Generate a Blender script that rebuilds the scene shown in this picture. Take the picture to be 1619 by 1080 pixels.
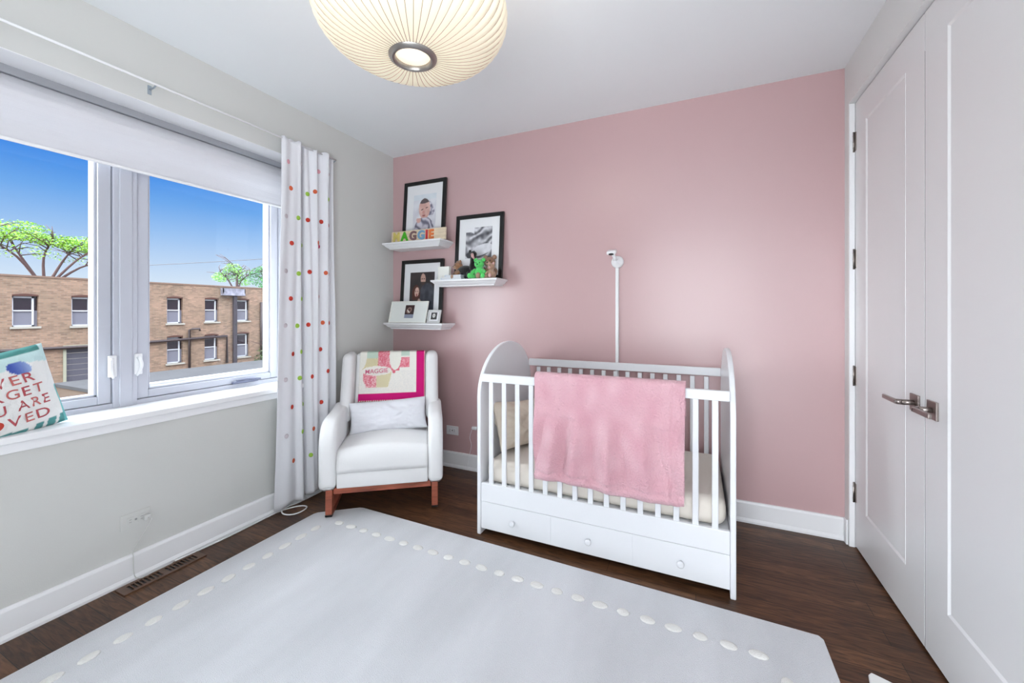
import bpy, bmesh, math, random
from mathutils import Vector, Matrix, noise
random.seed(7)
for o in list(bpy.data.objects): bpy.data.objects.remove(o)
SC = bpy.context.scene
COL = SC.collection
pi = math.pi

# ------------------------------------------------------------------ camera
EYE = 1.30
cam = bpy.data.cameras.new('camera')
cam.sensor_width = 36.0
cam.lens = 639.0 / 1619.0 * 36.0
cam.shift_y = -47.5 / 1619.0
cam.clip_start = 0.05; cam.clip_end = 500
camo = bpy.data.objects.new('camera', cam); COL.objects.link(camo)
camo.location = (0, 0, EYE)
camo.rotation_euler = (pi/2, 0, math.atan(290.5/639.0))
SC.camera = camo

# ------------------------------------------------------------------ view
vs = SC.view_settings
SC.display_settings.display_device = 'sRGB'
vs.view_transform = 'Standard'; vs.look = 'None'
vs.exposure = 0.02; vs.gamma = 1.0; vs.use_curve_mapping = False

def lin(c):
    return tuple(((x/255)/12.92 if x <= 10 else ((x/255+.055)/1.055)**2.4) for x in c)

# ------------------------------------------------------------------ world: clear sky, with unseen overhead and rear (-Y) bands brightened as room fill
W = bpy.data.worlds.new('sky'); SC.world = W; W.use_nodes = True
nt = W.node_tree; N = nt.nodes; L = nt.links; N.clear()
wo = N.new('ShaderNodeOutputWorld'); bg = N.new('ShaderNodeBackground'); L.new(bg.outputs[0], wo.inputs[0])
tc = N.new('ShaderNodeTexCoord'); sx = N.new('ShaderNodeSeparateXYZ'); L.new(tc.outputs['Generated'], sx.inputs[0])
rp = N.new('ShaderNodeValToRGB'); L.new(sx.outputs['Z'], rp.inputs[0])
e = rp.color_ramp.elements
e[0].position = 0.0; e[0].color = (*lin((222, 234, 252)), 1)
e[1].position = 1.0; e[1].color = (0.9, 0.93, 1, 1)
for p_, c_ in ((.05, (220, 234, 252)), (.10, (192, 217, 250)), (.15, (156, 196, 246)), (.20, (114, 172, 241)), (.25, (68, 143, 234)), (.30, (34, 116, 224)), (.42, (40, 120, 220))):
    k = e.new(p_); k.color = (*lin(c_), 1)
k = e.new(.5); k.color = (.75, .86, 1, 1)
def mrange(sock, a, b, c, d):
    m = N.new('ShaderNodeMapRange'); m.interpolation_type = 'SMOOTHSTEP'
    L.new(sock, m.inputs[0]); m.inputs[1].default_value = a; m.inputs[2].default_value = b
    m.inputs[3].default_value = c; m.inputs[4].default_value = d; return m.outputs[0]
def wmath(op, a, b):
    m = N.new('ShaderNodeMath'); m.operation = op
    for i, v in enumerate((a, b)):
        if isinstance(v, (int, float)): m.inputs[i].default_value = v
        else: L.new(v, m.inputs[i])
    return m.outputs[0]
SKY_TOP, SKY_REAR_FILL, SKY_GLOW, LOW_FILL = 7.0, 2.7, 13.0, 6.0
up = mrange(sx.outputs['Z'], .42, .62, 0, SKY_TOP)
ny = wmath('MULTIPLY', sx.outputs['Y'], -1)
rear = mrange(ny, .15, .6, 0, SKY_REAR_FILL)
dt = N.new('ShaderNodeVectorMath'); dt.operation = 'DOT_PRODUCT'; L.new(tc.outputs['Generated'], dt.inputs[0]); dt.inputs[1].default_value = Vector((-.60, -.78, .17)).normalized()
glow = mrange(dt.outputs['Value'], .76, .97, 0, SKY_GLOW)      # bright sky lobe added out of view to light room and pink wall
low_fill = wmath('MULTIPLY', mrange(sx.outputs['Z'], -.05, -.35, 0, LOW_FILL), mrange(ny, .05, .4, 0, 1))   # fill from below the horizon, added to brighten the ceiling
st = wmath('ADD', wmath('ADD', wmath('ADD', up, rear), wmath('ADD', glow, low_fill)), 1.0)
mx = N.new('ShaderNodeMix'); mx.data_type = 'RGBA'
L.new(mrange(ny, .05, .35, 0, 1), mx.inputs[0]); L.new(rp.outputs[0], mx.inputs[6]); mx.inputs[7].default_value = (.90, .955, 1, 1)
L.new(mx.outputs[2], bg.inputs[0]); L.new(st, bg.inputs[1])

sun = bpy.data.lights.new('sun', 'SUN'); sun.energy = .8; sun.angle = .02; sun.color = (1, .95, .88)
so = bpy.data.objects.new('sun', sun); COL.objects.link(so)
so.rotation_euler = Vector((-.72, -.42, -.55)).to_track_quat('-Z', 'Y').to_euler()

# ------------------------------------------------------------------ materials
MATS = {}
def mat(name, col=(200,200,200), rough=.6, spec=.5, metal=0, bump=None, var=None, sheen=0, emit=None, coat=0, trans=0, sub=0):
    """bump=(scale,strength[,stretch]), var=(scale, amount)"""
    if name in MATS: return MATS[name]
    m = bpy.data.materials.new(name); m.use_nodes = True; t = m.node_tree; b = t.nodes['Principled BSDF']
    c = lin(col); b.inputs['Base Color'].default_value = (*c, 1)
    b.inputs['Roughness'].default_value = rough; b.inputs['Specular IOR Level'].default_value = spec
    b.inputs['Metallic'].default_value = metal; b.inputs['Coat Weight'].default_value = coat
    b.inputs['Sheen Weight'].default_value = sheen
    b.inputs['Transmission Weight'].default_value = trans
    if sub: b.inputs['Subsurface Weight'].default_value = sub; b.inputs['Subsurface Scale'].default_value = .01
    if emit: b.inputs['Emission Color'].default_value = (*lin(emit[0]), 1); b.inputs['Emission Strength'].default_value = emit[1]
    tcn = t.nodes.new('ShaderNodeTexCoord')
    if bump:
        nz = t.nodes.new('ShaderNodeTexNoise'); nz.inputs['Scale'].default_value = bump[0]; nz.inputs['Detail'].default_value = 3
        mp = t.nodes.new('ShaderNodeMapping'); t.links.new(tcn.outputs['Object'], mp.inputs[0])
        if len(bump) > 2: mp.inputs['Scale'].default_value = bump[2]
        t.links.new(mp.outputs[0], nz.inputs['Vector'])
        bp = t.nodes.new('ShaderNodeBump'); bp.inputs['Strength'].default_value = bump[1]; bp.inputs['Distance'].default_value = .01
        t.links.new(nz.outputs[0], bp.inputs['Height']); t.links.new(bp.outputs[0], b.inputs['Normal'])
    if var:
        nz = t.nodes.new('ShaderNodeTexNoise'); nz.inputs['Scale'].default_value = var[0]; nz.inputs['Detail'].default_value = 4
        mp = t.nodes.new('ShaderNodeMapping'); t.links.new(tcn.outputs['Object'], mp.inputs[0])
        if len(var) > 2: mp.inputs['Scale'].default_value = var[2]
        t.links.new(mp.outputs[0], nz.inputs['Vector'])
        r = t.nodes.new('ShaderNodeValToRGB'); r.color_ramp.elements[0].position = .3; r.color_ramp.elements[1].position = .7
        a = var[1]
        r.color_ramp.elements[0].color = (*[max(0, x*(1-a)) for x in c], 1); r.color_ramp.elements[1].color = (*[min(1, x*(1+a)) for x in c], 1)
        t.links.new(nz.outputs[0], r.inputs[0]); t.links.new(r.outputs[0], b.inputs['Base Color'])
    MATS[name] = m; return m

def vmat(name, rough=.6, sheen=0, bump=None, spec=.3):
    m = mat(name, (255,255,255), rough, spec=spec, sheen=sheen, bump=bump); t = m.node_tree
    a = t.nodes.new('ShaderNodeVertexColor'); a.layer_name = 'Col'
    t.links.new(a.outputs[0], t.nodes['Principled BSDF'].inputs['Base Color']); return m

M_WALL = mat('white_wall_paint', (207, 207, 204), .55, bump=(260, .05))
M_CEIL = mat('ceiling_paint', (236, 239, 241), .8)
M_PINK = mat('pink_wall_paint', (196, 162, 163), .31, spec=1.0)
M_TRIM = mat('white_trim_paint', (238, 238, 240), .32)
M_DOOR = mat('white_door_paint', (236, 236, 237), .34)
M_CRIB = mat('white_crib_lacquer', (232, 233, 237), .3)
M_VINYL = mat('window_vinyl', (192, 194, 204), .3)
M_NICKEL = mat('brushed_nickel', (150, 140, 136), .28, metal=1)
M_HINGE = mat('hinge_nickel', (150, 142, 138), .35, metal=1)
M_BLACK = mat('black_frame_paint', (14, 13, 14), .3)
M_FABRIC = mat('cream_upholstery', (234, 233, 234), .85, sheen=.1, bump=(420, .25))
M_SHEET = mat('beige_sheet', (232, 224, 214), .85, bump=(30, .15))
M_PILLOWW = mat('beige_pillow_cotton', (226, 214, 196), .85, bump=(14, .35))
M_WOOD = mat('reddish_wood', (150, 78, 56), .4, var=(9, .35, (1, 1, 6)))
M_PLAST = mat('white_plastic', (238, 238, 240), .3)
M_DARK = mat('black_plastic', (12, 10, 12), .3)

# dark stained oak floor
def floor_mat():
    m = bpy.data.materials.new('dark_oak_floor'); m.use_nodes = True; t = m.node_tree; n = t.nodes; l = t.links; b = n['Principled BSDF']
    tcn = n.new('ShaderNodeTexCoord')
    br = n.new('ShaderNodeTexBrick'); br.offset = .37; br.inputs['Scale'].default_value = 1
    br.inputs['Brick Width'].default_value = 1.1; br.inputs['Row Height'].default_value = .085
    br.inputs['Mortar Size'].default_value = .0012; br.inputs['Color1'].default_value = (*lin((94, 65, 44)), 1)
    br.inputs['Color2'].default_value = (*lin((64, 42, 28)), 1); br.inputs['Mortar'].default_value = (.006, .005, .004, 1)
    l.new(tcn.outputs['Object'], br.inputs['Vector'])
    mp = n.new('ShaderNodeMapping'); mp.inputs['Scale'].default_value = (3, 26, 1); l.new(tcn.outputs['Object'], mp.inputs[0])
    nz = n.new('ShaderNodeTexNoise'); nz.inputs['Scale'].default_value = 2.2; nz.inputs['Detail'].default_value = 8; nz.inputs['Distortion'].default_value = 1.6
    l.new(mp.outputs[0], nz.inputs['Vector'])
    r = n.new('ShaderNodeValToRGB'); r.color_ramp.elements[0].position = .32; r.color_ramp.elements[0].color = (.45, .42, .42, 1)
    r.color_ramp.elements[1].position = .68; r.color_ramp.elements[1].color = (1.7, 1.6, 1.5, 1)
    l.new(nz.outputs[0], r.inputs[0])
    mu = n.new('ShaderNodeMix'); mu.data_type = 'RGBA'; mu.blend_type = 'MULTIPLY'; mu.inputs[0].default_value = 1
    l.new(br.outputs[0], mu.inputs[6]); l.new(r.outputs[0], mu.inputs[7]); l.new(mu.outputs[2], b.inputs['Base Color'])
    b.inputs['Roughness'].default_value = .42; b.inputs['Specular IOR Level'].default_value = .4
    bp = n.new('ShaderNodeBump'); bp.inputs['Strength'].default_value = .15; bp.inputs['Distance'].default_value = .002
    l.new(nz.outputs[0], bp.inputs['Height']); l.new(bp.outputs[0], b.inputs['Normal'])
    return m
M_FLOOR = floor_mat()

def brick_mat():
    m = bpy.data.materials.new('old_brick'); m.use_nodes = True; t = m.node_tree; n = t.nodes; l = t.links; b = n['Principled BSDF']
    tcn = n.new('ShaderNodeTexCoord'); sp = n.new('ShaderNodeSeparateXYZ'); cb = n.new('ShaderNodeCombineXYZ')
    l.new(tcn.outputs['Object'], sp.inputs[0]); l.new(sp.outputs['Y'], cb.inputs[0]); l.new(sp.outputs['Z'], cb.inputs[1])
    br = n.new('ShaderNodeTexBrick'); br.inputs['Scale'].default_value = 1; br.inputs['Brick Width'].default_value = .24; br.inputs['Row Height'].default_value = .085
    br.inputs['Mortar Size'].default_value = .012; br.inputs['Color1'].default_value = (*lin((150, 128, 112)), 1)
    br.inputs['Color2'].default_value = (*lin((116, 98, 86)), 1); br.inputs['Mortar'].default_value = (*lin((132, 122, 112)), 1)
    l.new(cb.outputs[0], br.inputs['Vector'])
    nz = n.new('ShaderNodeTexNoise'); nz.inputs['Scale'].default_value = .55; nz.inputs['Detail'].default_value = 9; nz.inputs['Roughness'].default_value = .75
    l.new(cb.outputs[0], nz.inputs['Vector'])
    r = n.new('ShaderNodeValToRGB'); e = r.color_ramp.elements; e[0].position = .35; e[0].color = (.78, .72, .66, 1); e[1].position = .65; e[1].color = (1.2, 1.02, .96, 1)
    l.new(nz.outputs[0], r.inputs[0])
    mu = n.new('ShaderNodeMix'); mu.data_type = 'RGBA'; mu.blend_type = 'MULTIPLY'; mu.inputs[0].default_value = 1
    l.new(br.outputs[0], mu.inputs[6]); l.new(r.outputs[0], mu.inputs[7]); l.new(mu.outputs[2], b.inputs['Base Color'])
    b.inputs['Roughness'].default_value = .9
    return m
M_BRICK = brick_mat()

def glass_mat():
    m = bpy.data.materials.new('window_glass'); m.use_nodes = True; t = m.node_tree; n = t.nodes; n.clear(); l = t.links
    o = n.new('ShaderNodeOutputMaterial'); mxs = n.new('ShaderNodeMixShader'); tr = n.new('ShaderNodeBsdfTransparent'); gl = n.new('ShaderNodeBsdfGlossy')
    tr.inputs[0].default_value = (.97, .985, .98, 1)
    gl.inputs['Roughness'].default_value = 0; fr = n.new('ShaderNodeFresnel'); fr.inputs[0].default_value = 1.3
    ge = n.new('ShaderNodeNewGeometry'); sb = n.new('ShaderNodeMath'); sb.operation = 'SUBTRACT'; sb.inputs[0].default_value = 1; l.new(ge.outputs['Backfacing'], sb.inputs[1])
    ml = n.new('ShaderNodeMath'); ml.operation = 'MULTIPLY'; l.new(fr.outputs[0], ml.inputs[0]); l.new(sb.outputs[0], ml.inputs[1])
    l.new(ml.outputs[0], mxs.inputs[0]); l.new(tr.outputs[0], mxs.inputs[1]); l.new(gl.outputs[0], mxs.inputs[2]); l.new(mxs.outputs[0], o.inputs[0])
    return m
M_GLASS = glass_mat()

# ------------------------------------------------------------------ mesh helpers
class MB:
    def __init__(s): s.v = []; s.f = []; s.m = []; s.sm = []; s.c = None
    def raw(s, vs_, fs, mi=0, smooth=False, cols=None):
        b = len(s.v); s.v += [tuple(p) for p in vs_]; s.f += [tuple(b+i for i in f) for f in fs]
        s.m += [mi]*len(fs); s.sm += [smooth]*len(fs)
        if cols is not None:
            if s.c is None: s.c = [(1,1,1)]*b
            s.c += list(cols)
        elif s.c is not None: s.c += [(1,1,1)]*len(vs_)
        return s
    def bm(s, bm_, mi=0, smooth=False, xf=None):
        bm_.verts.ensure_lookup_table(); bm_.verts.index_update()
        s.raw([(xf @ v.co if xf else v.co) for v in bm_.verts], [[v.index for v in f.verts] for f in bm_.faces], mi, smooth); bm_.free(); return s
    def box(s, x0, x1, y0, y1, z0, z1, mi=0, bev=0, seg=2, xf=None, smooth=None):
        b = bmesh.new(); bmesh.ops.create_cube(b, size=1)
        for v in b.verts: v.co = Vector(((x0+x1)/2+v.co.x*(x1-x0), (y0+y1)/2+v.co.y*(y1-y0), (z0+z1)/2+v.co.z*(z1-z0)))
        if bev: bmesh.ops.bevel(b, geom=list(b.edges), offset=bev, segments=seg, profile=.5, affect='EDGES')
        return s.bm(b, mi, bool(bev) and seg > 2 if smooth is None else smooth, xf)
    def prism(s, pts, axis, a, b_, mi=0, bev=0, seg=2, xf=None, smooth=False):
        """pts 2D polygon; axis 'x': pts=(y,z); 'y': pts=(x,z); 'z': pts=(x,y)"""
        b = bmesh.new()
        def mk(p, t): return {'x': (t, p[0], p[1]), 'y': (p[0], t, p[1]), 'z': (p[0], p[1], t)}[axis]
        A = [b.verts.new(mk(p, a)) for p in pts]; B = [b.verts.new(mk(p, b_)) for p in pts]
        b.faces.new(A); b.faces.new(B[::-1])
        n = len(pts)
        for i in range(n): b.faces.new([A[i], B[i], B[(i+1) % n], A[(i+1) % n]])
        bmesh.ops.recalc_face_normals(b, faces=list(b.faces))
        if bev:
            es = [e_ for e_ in b.edges if e_.calc_face_angle(0) > .6]
            bmesh.ops.bevel(b, geom=es, offset=bev, segments=seg, profile=.5, affect='EDGES')
        return s.bm(b, mi, smooth, xf)
    def tube(s, pts, r, n=8, mi=0, cap=True, closed=False):
        pts = [Vector(p) for p in pts]; R_ = r if isinstance(r, (list, tuple)) else [r]*len(pts)
        vs_ = []; up_ = Vector((0, 0, 1)); m = len(pts); prev = None
        for i, p in enumerate(pts):
            if closed: d = pts[(i+1) % m]-pts[i-1]
            else: d = pts[min(i+1, m-1)]-pts[max(i-1, 0)]
            d.normalize()
            a = d.cross(up_) if prev is None else prev - d*prev.dot(d)
            if a.length < 1e-4: a = d.cross(Vector((1, 0, 0)))
            a.normalize(); prev = a; b_ = d.cross(a)
            for k in range(n):
                t = 2*pi*k/n; vs_.append(p+(a*math.cos(t)+b_*math.sin(t))*R_[i])
        fs = []
        for i in range(m if closed else m-1):
            j = (i+1) % m
            for k in range(n): fs.append((i*n+k, i*n+(k+1) % n, j*n+(k+1) % n, j*n+k))
        if cap and not closed: fs += [tuple(range(n))[::-1], tuple((m-1)*n+k for k in range(n))]
        return s.raw(vs_, fs, mi, True)
    def lathe(s, prof, n=24, mi=0, xf=None, smooth=True):
        vs_ = []
        for r, z in prof:
            for k in range(n):
                t = 2*pi*k/n; p = Vector((r*math.cos(t), r*math.sin(t), z)); vs_.append(xf @ p if xf else p)
        fs = [(i*n+k, i*n+(k+1) % n, (i+1)*n+(k+1) % n, (i+1)*n+k) for i in range(len(prof)-1) for k in range(n)]
        return s.raw(vs_, fs, mi, smooth)
    def ball(s, c, r, mi=0, seg=14, rot=None):
        """c centre, r = radius or (rx,ry,rz)"""
        if not isinstance(r, (tuple, list)): r = (r, r, r)
        b = bmesh.new(); bmesh.ops.create_uvsphere(b, u_segments=seg, v_segments=max(6, seg*2//3), radius=1)
        X = Matrix.Translation(c) @ (rot.to_4x4() if rot else Matrix()) @ Matrix.Diagonal((*r, 1))
        return s.bm(b, mi, True, X)
    def grid(s, fn, nu, nv, mi=0, smooth=True, colf=None):
        vs_ = [fn(i/nu, j/nv) for j in range(nv+1) for i in range(nu+1)]
        cols = [lin(colf(i/nu, j/nv)) for j in range(nv+1) for i in range(nu+1)] if colf else None
        w = nu+1
        return s.raw(vs_, [(j*w+i, j*w+i+1, (j+1)*w+i+1, (j+1)*w+i) for j in range(nv) for i in range(nu)], mi, smooth, cols)
    def build(s, name, mats, parent=None, loc=None, xf=None, fix=True):
        me = bpy.data.meshes.new(name)
        V = [tuple(xf @ Vector(p)) for p in s.v] if xf else s.v
        me.from_pydata(V, [], s.f)
        if not isinstance(mats, (list, tuple)): mats = [mats]
        for m in mats: me.materials.append(m)
        me.polygons.foreach_set('material_index', s.m); me.polygons.foreach_set('use_smooth', s.sm)
        if s.c is not None:
            a = me.color_attributes.new('Col', 'FLOAT_COLOR', 'POINT')
            a.data.foreach_set('color', [x for c in s.c for x in (*c, 1)])
        if fix:
            b = bmesh.new(); b.from_mesh(me); bmesh.ops.recalc_face_normals(b, faces=list(b.faces)); b.to_mesh(me); b.free()
        me.update()
        o = bpy.data.objects.new(name, me); COL.objects.link(o)
        if parent: o.parent = parent
        if loc: o.location = loc
        return o

def tag(o, label=None, cat=None, group=None, kind=None):
    if label: o['label'] = label
    if cat: o['category'] = cat
    if group: o['group'] = group
    if kind: o['kind'] = kind
    return o
def empty(name, loc=(0, 0, 0), rz=0, **k):
    o = bpy.data.objects.new(name, None); COL.objects.link(o); o.location = loc; o.rotation_euler = (0, 0, rz); o.empty_display_size = .1
    return tag(o, **k)
def solid(o, t, off=-1):
    m = o.modifiers.new('solid', 'SOLIDIFY'); m.thickness = t; m.offset = off; return o
def subs(o, n=1):
    m = o.modifiers.new('sub', 'SUBSURF'); m.levels = n; m.render_levels = n; return o
def dup(o, loc=None, parent=None):
    c = o.copy(); COL.objects.link(c)
    if parent is not None: c.parent = parent
    if loc: c.location = loc
    return c
def text_geo(txt, size, bold=0.0, ext=0.0):
    cu = bpy.data.curves.new('t', 'FONT'); cu.body = txt; cu.size = size; cu.offset = bold; cu.extrude = ext; cu.resolution_u = 4
    o = bpy.data.objects.new('t', cu); COL.objects.link(o)
    dg = bpy.context.evaluated_depsgraph_get(); me = bpy.data.meshes.new_from_object(o.evaluated_get(dg))
    b = bmesh.new(); b.from_mesh(me); bmesh.ops.triangulate(b, faces=list(b.faces)); b.verts.index_update()
    vs_ = [v.co.copy() for v in b.verts]; fs = [[v.index for v in f.verts] for f in b.faces]; b.free()
    bpy.data.objects.remove(o); bpy.data.curves.remove(cu); bpy.data.meshes.remove(me)
    return vs_, fs
def struct(o, label=None): o['kind'] = 'structure'; 
def pip(x, y, poly):
    ins = False; n = len(poly); j = n-1
    for i in range(n):
        xi, yi = poly[i]; xj, yj = poly[j]
        if (yi > y) != (yj > y) and x < (xj-xi)*(y-yi)/(yj-yi)+xi: ins = not ins
        j = i
    return ins

XL, XR, YB, H, YF = -2.49, .773, 2.883, 2.687, -1.3
# ------------------------------------------------------------------ room shell
struct(MB().box(XL-.35, XR+.2, YF, YB+.15, -.12, 0).build('floor', M_FLOOR))
struct(MB().box(XL-.35, XR+.2, YF, YB+.15, H, H+.15).build('ceiling', M_CEIL))
struct(MB().box(XL-.35, XR+.2, YB, YB+.15, 0, H).build('wall_back', M_PINK))
OY0, OY1, OZ0, OZ1 = .17, 2.0, .775, 2.342
m = MB(); XO = XL-.33
m.box(XO, XL, YF, OY0, 0, H).box(XO, XL, OY1, YB, 0, H).box(XO, XL, OY0, OY1, 0, OZ0).box(XO, XL, OY0, OY1, OZ1, H)
struct(m.build('wall_left', M_WALL))
DY0, DY1, DZ = 1.324, 2.812, 2.452
m = MB()
m.box(XR, XR+.2, DY1+.003, YB, 0, H).box(XR, XR+.2, YF, DY0-.003, 0, H).box(XR, XR+.2, DY0-.003, DY1+.003, DZ, H).box(XR+.09, XR+.2, DY0-.003, DY1+.003, 0, DZ)
struct(m.build('wall_right', mat('closet_wall_paint', (232, 233, 232), .55)))
# wall behind the camera; its wide opening is added to admit fill light
m = MB(); m.box(XL, -.75, YF-.12, YF, 0, H).box(-.75, XR+.2, YF-.12, YF, 2.35, H); struct(m.build('wall_front', M_WALL))
# baseboards
def base_prof(t=.015, h=.127): return [(0, 0), (t+.008, 0), (t+.008, .012), (t+.002, .024), (t, .026), (t, h-.012), (t-.004, h-.002), (t-.008, h), (0, h)]
m = MB(); m.prism([(XL+a, b) for a, b in base_prof()], 'y', YF, YB-.001); struct(m.build('baseboard_left', M_TRIM))
m = MB(); m.prism([(YB-a, b) for a, b in base_prof()], 'x', XL+.016, XR); struct(m.build('baseboard_back', M_TRIM))
# closet casing: side casing next to pink wall, head casing
m = MB()
m.box(XR-.010, XR-.0005, DY1+.010, YB-.024, 0, .14, bev=.003)
m.box(XR+.001, XR+.025, DY1-.004, DY1+.0025, 0, DZ-.006, bev=.001)
struct(m.build('trim_1', M_TRIM))
# white painted lining of the window opening
m = MB(); m.box(-2.715, XL-.001, OY0, OY0+.006, .806, OZ1).box(-2.715, XL-.001, OY1-.006, OY1, .806, OZ1).box(-2.715, XL-.001, OY0, OY1, OZ1-.003, OZ1+.001)
struct(m.build('trim_3', M_TRIM))
# sill
m = MB(); m.prism([(-2.72, OY0+.001), (XL+.001, OY0+.001), (XL+.001, OY0-.05), (XL+.03, OY0-.05), (XL+.03, OY1+.05), (XL+.001, OY1+.05), (XL+.001, OY1-.001), (-2.72, OY1-.001)], 'z', OZ0+.001, .805, bev=.004)
m.box(XL, XL+.012, OY0-.03, OY1+.03, OZ0-.04, OZ0, bev=.003)
struct(m.build('trim_2', M_TRIM))
# window
win = empty('window_1', (-2.76, 1.085, .805)); win['kind'] = 'structure'
wl = Matrix.Translation((2.76, -1.085, -.805))
m = MB()
m.box(-2.82, -2.715, OY0, OY1, .78, .83, bev=.003).box(-2.82, -2.715, OY0, OY1, 2.28, OZ1, bev=.003)
m.box(-2.82, -2.715, OY0, OY0+.05, .78, OZ1, bev=.003).box(-2.82, -2.715, OY1-.06, OY1, .78, OZ1, bev=.003)
m.box(-2.82, -2.70, 1.058, 1.112, .805, OZ1, bev=.004).box(-2.82, -2.708, 1.036, 1.134, .80, OZ1, bev=.003)
m.build('window_frame', M_VINYL, win, xf=wl)
for (a, b_) in ((.222, 1.034), (1.136, 1.938)):
    m = MB(); g0, g1 = a+.052, b_-.052; z0, z1, gz0, gz1 = .832, 2.276, .872, 2.22
    X0, X1 = -2.80, -2.722
    m.box(X0, X1, a, g0, z0, z1, bev=.004).box(X0, X1, g1, b_, z0, z1, bev=.004).box(X0, X1, g0, g1, z0, gz0, bev=.004).box(X0, X1, g0, g1, gz1, z1, bev=.004)
    m.box(X0+.01, X1-.012, g0, g0+.012, gz0, gz1, bev=.003).box(X0+.01, X1-.012, g1-.012, g1, gz0, gz1, bev=.003).box(X0+.01, X1-.012, g0, g1, gz0, gz0+.012, bev=.003)
    sash = m.build('sash', M_VINYL, win, xf=wl)
    MB().box(-2.766, -2.760, g0+.004, g1-.004, gz0, gz1).build('glass_pane', M_GLASS, sash, xf=wl)
for yc in (1.032, 1.138):   # casement locks
    m = MB(); m.box(-2.712, -2.702, yc-.017, yc+.017, .965, 1.075, bev=.004, seg=3)
    pts = [(-2.70+.012*math.sin(t*pi), yc-.004+.010*math.sin(t*pi*1.2)*(1 if yc > 1.1 else -1), 1.06-.10*t) for t in [i/8 for i in range(9)]]
    m.tube(pts, [.008, .009, .009, .009, .009, .008, .007, .007, .006])
    m.build('casement_lock', M_PLAST, win, xf=wl)
m = MB(); m.box(-2.722, -2.69, 1.62, 1.78, .832, .848, bev=.005, seg=3); m.tube([(-2.70, 1.64, .852), (-2.69, 1.70, .856), (-2.688, 1.79, .846)], .006)
m.build('crank_handle', mat('grey_crank', (112, 116, 138), .5), win, xf=wl)

# shade
shade = empty('window_shade', (-2.65, 1.085, 2.34), label='white layered roller shade pulled up at the head of the window', cat='window shade')
sl = Matrix.Translation((2.65, -1.085, -2.34))
prof = [(-2.655, 2.304), (-2.640, 2.290), (-2.608, 2.262), (-2.585, 2.225), (-2.588, 2.185), (-2.606, 2.145), (-2.628, 2.11), (-2.638, 2.075), (-2.642, 2.055), (-2.649, 2.036)]
def shfn(u, v):
    k = v*(len(prof)-1); i = min(int(k), len(prof)-2); t = k-i
    x = prof[i][0]*(1-t)+prof[i+1][0]*t; z = prof[i][1]*(1-t)+prof[i+1][1]*t
    return (x, OY0+.01+u*(OY1-OY0-.02), z)
M_SHADE = mat('shade_fabric', (218, 218, 224), .45, spec=.6, bump=(6, .25, (1, 1, 60)))
solid(MB().grid(shfn, 30, 40).build('shade_fabric', M_SHADE, shade, xf=sl), .004)
MB().box(-2.658, -2.640, OY0+.01, OY1-.01, 2.024, 2.038, bev=.004, seg=3).build('bottom_rail', M_PLAST, shade, xf=sl)
MB().box(-2.70, -2.640, OY0+.005, OY1-.005, 2.305, 2.341, bev=.003).build('head_rail', mat('grey_aluminium', (160, 162, 168), .45), shade, xf=sl)

# ------------------------------------------------------------------ closet doors
def door(name, ya, yb, hinge_hi):
    """ya<yb; room face at x=.80"""
    d = empty(name, (.80, (ya+yb)/2, 0)); d['kind'] = 'structure'
    xf = Matrix.Translation((-.80, -(ya+yb)/2, 0))
    st = .155; X0, X1 = .80, .84; z0, z1 = .012, 2.446; pz0, pz1 = .24, 2.30
    m = MB()
    m.box(X0, X1, ya+.002, ya+st, z0, z1, bev=.0006).box(X0, X1, yb-st, yb-.002, z0, z1, bev=.0006)
    m.box(X0, X1, ya+st-.001, yb-st+.001, z0, pz0, bev=.0006).box(X0, X1, ya+st-.001, yb-st+.001, pz1, z1, bev=.0006)
    m.build('door_frame', M_DOOR, d, xf=xf)
    m = MB(); a, b_ = ya+st, yb-st; k = .010
    O = [(a, pz0), (b_, pz0), (b_, pz1), (a, pz1)]; I = [(a+k, pz0+k), (b_-k, pz0+k), (b_-k, pz1-k), (a+k, pz1-k)]
    vs_ = [(X0+.001, *p) for p in O]+[(X0+.006, *p) for p in I]
    m.raw(vs_, [(0, 1, 5, 4), (1, 2, 6, 5), (2, 3, 7, 6), (3, 0, 4, 7), (4, 5, 6, 7)])
    solid(m.build('door_panel', M_DOOR, d, xf=xf), .004, 0)
    yh = yb if hinge_hi else ya
    for z in ((2.233, 1.588, .946, .304) if hinge_hi else (2.233, 1.588, .946, .304)):
        m = MB(); s_ = 1 if hinge_hi else -1
        m.tube([(X0-.007, yh+.001, z-.056), (X0-.007, yh+.001, z+.056)], .007, 10)
        for q in (-.033, 0, .033): m.tube([(X0-.007, yh+.001, z+q-.002), (X0-.007, yh+.001, z+q+.002)], .0078, 10)
        m.box(X0-.003, X0+.001, min(yh, yh-s_*.022), max(yh, yh-s_*.022), z-.05, z+.05, bev=.001)
        m.build('hinge', M_HINGE, d, xf=xf)
    yr = (ya+.066) if hinge_hi else (yb-.066); dr = 1 if hinge_hi else -1
    m = MB(); zc = .935
    m.box(X0-.008, X0, yr-.034, yr+.034, zc-.034, zc+.034, bev=.0015)
    m.tube([(X0, yr, zc), (X0-.045, yr, zc)], .011, 12)
    m.tube([(X0-.045, yr, zc), (X0-.056, yr+dr*.004, zc), (X0-.060, yr+dr*.016, zc)], [.011, .011, .009], 12)
    m.box(X0-.066, X0-.054, min(yr, yr+dr*.125), max(yr, yr+dr*.125), zc-.009, zc+.009, bev=.003, seg=2)
    m.build('door_handle', M_NICKEL, d, xf=xf)
    return d
d1 = door('door_1', 2.068, DY1, True)
MB().box(.801, .838, 2.0664, 2.0699, .014, 2.30).build('gap_shade_strip', mat('gap_shade_grey', (74, 72, 76), .7), d1, xf=Matrix.Translation((-.80, -(2.068+DY1)/2, 0)))  # dark strip standing in for the shade in the gap between the doors
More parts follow.
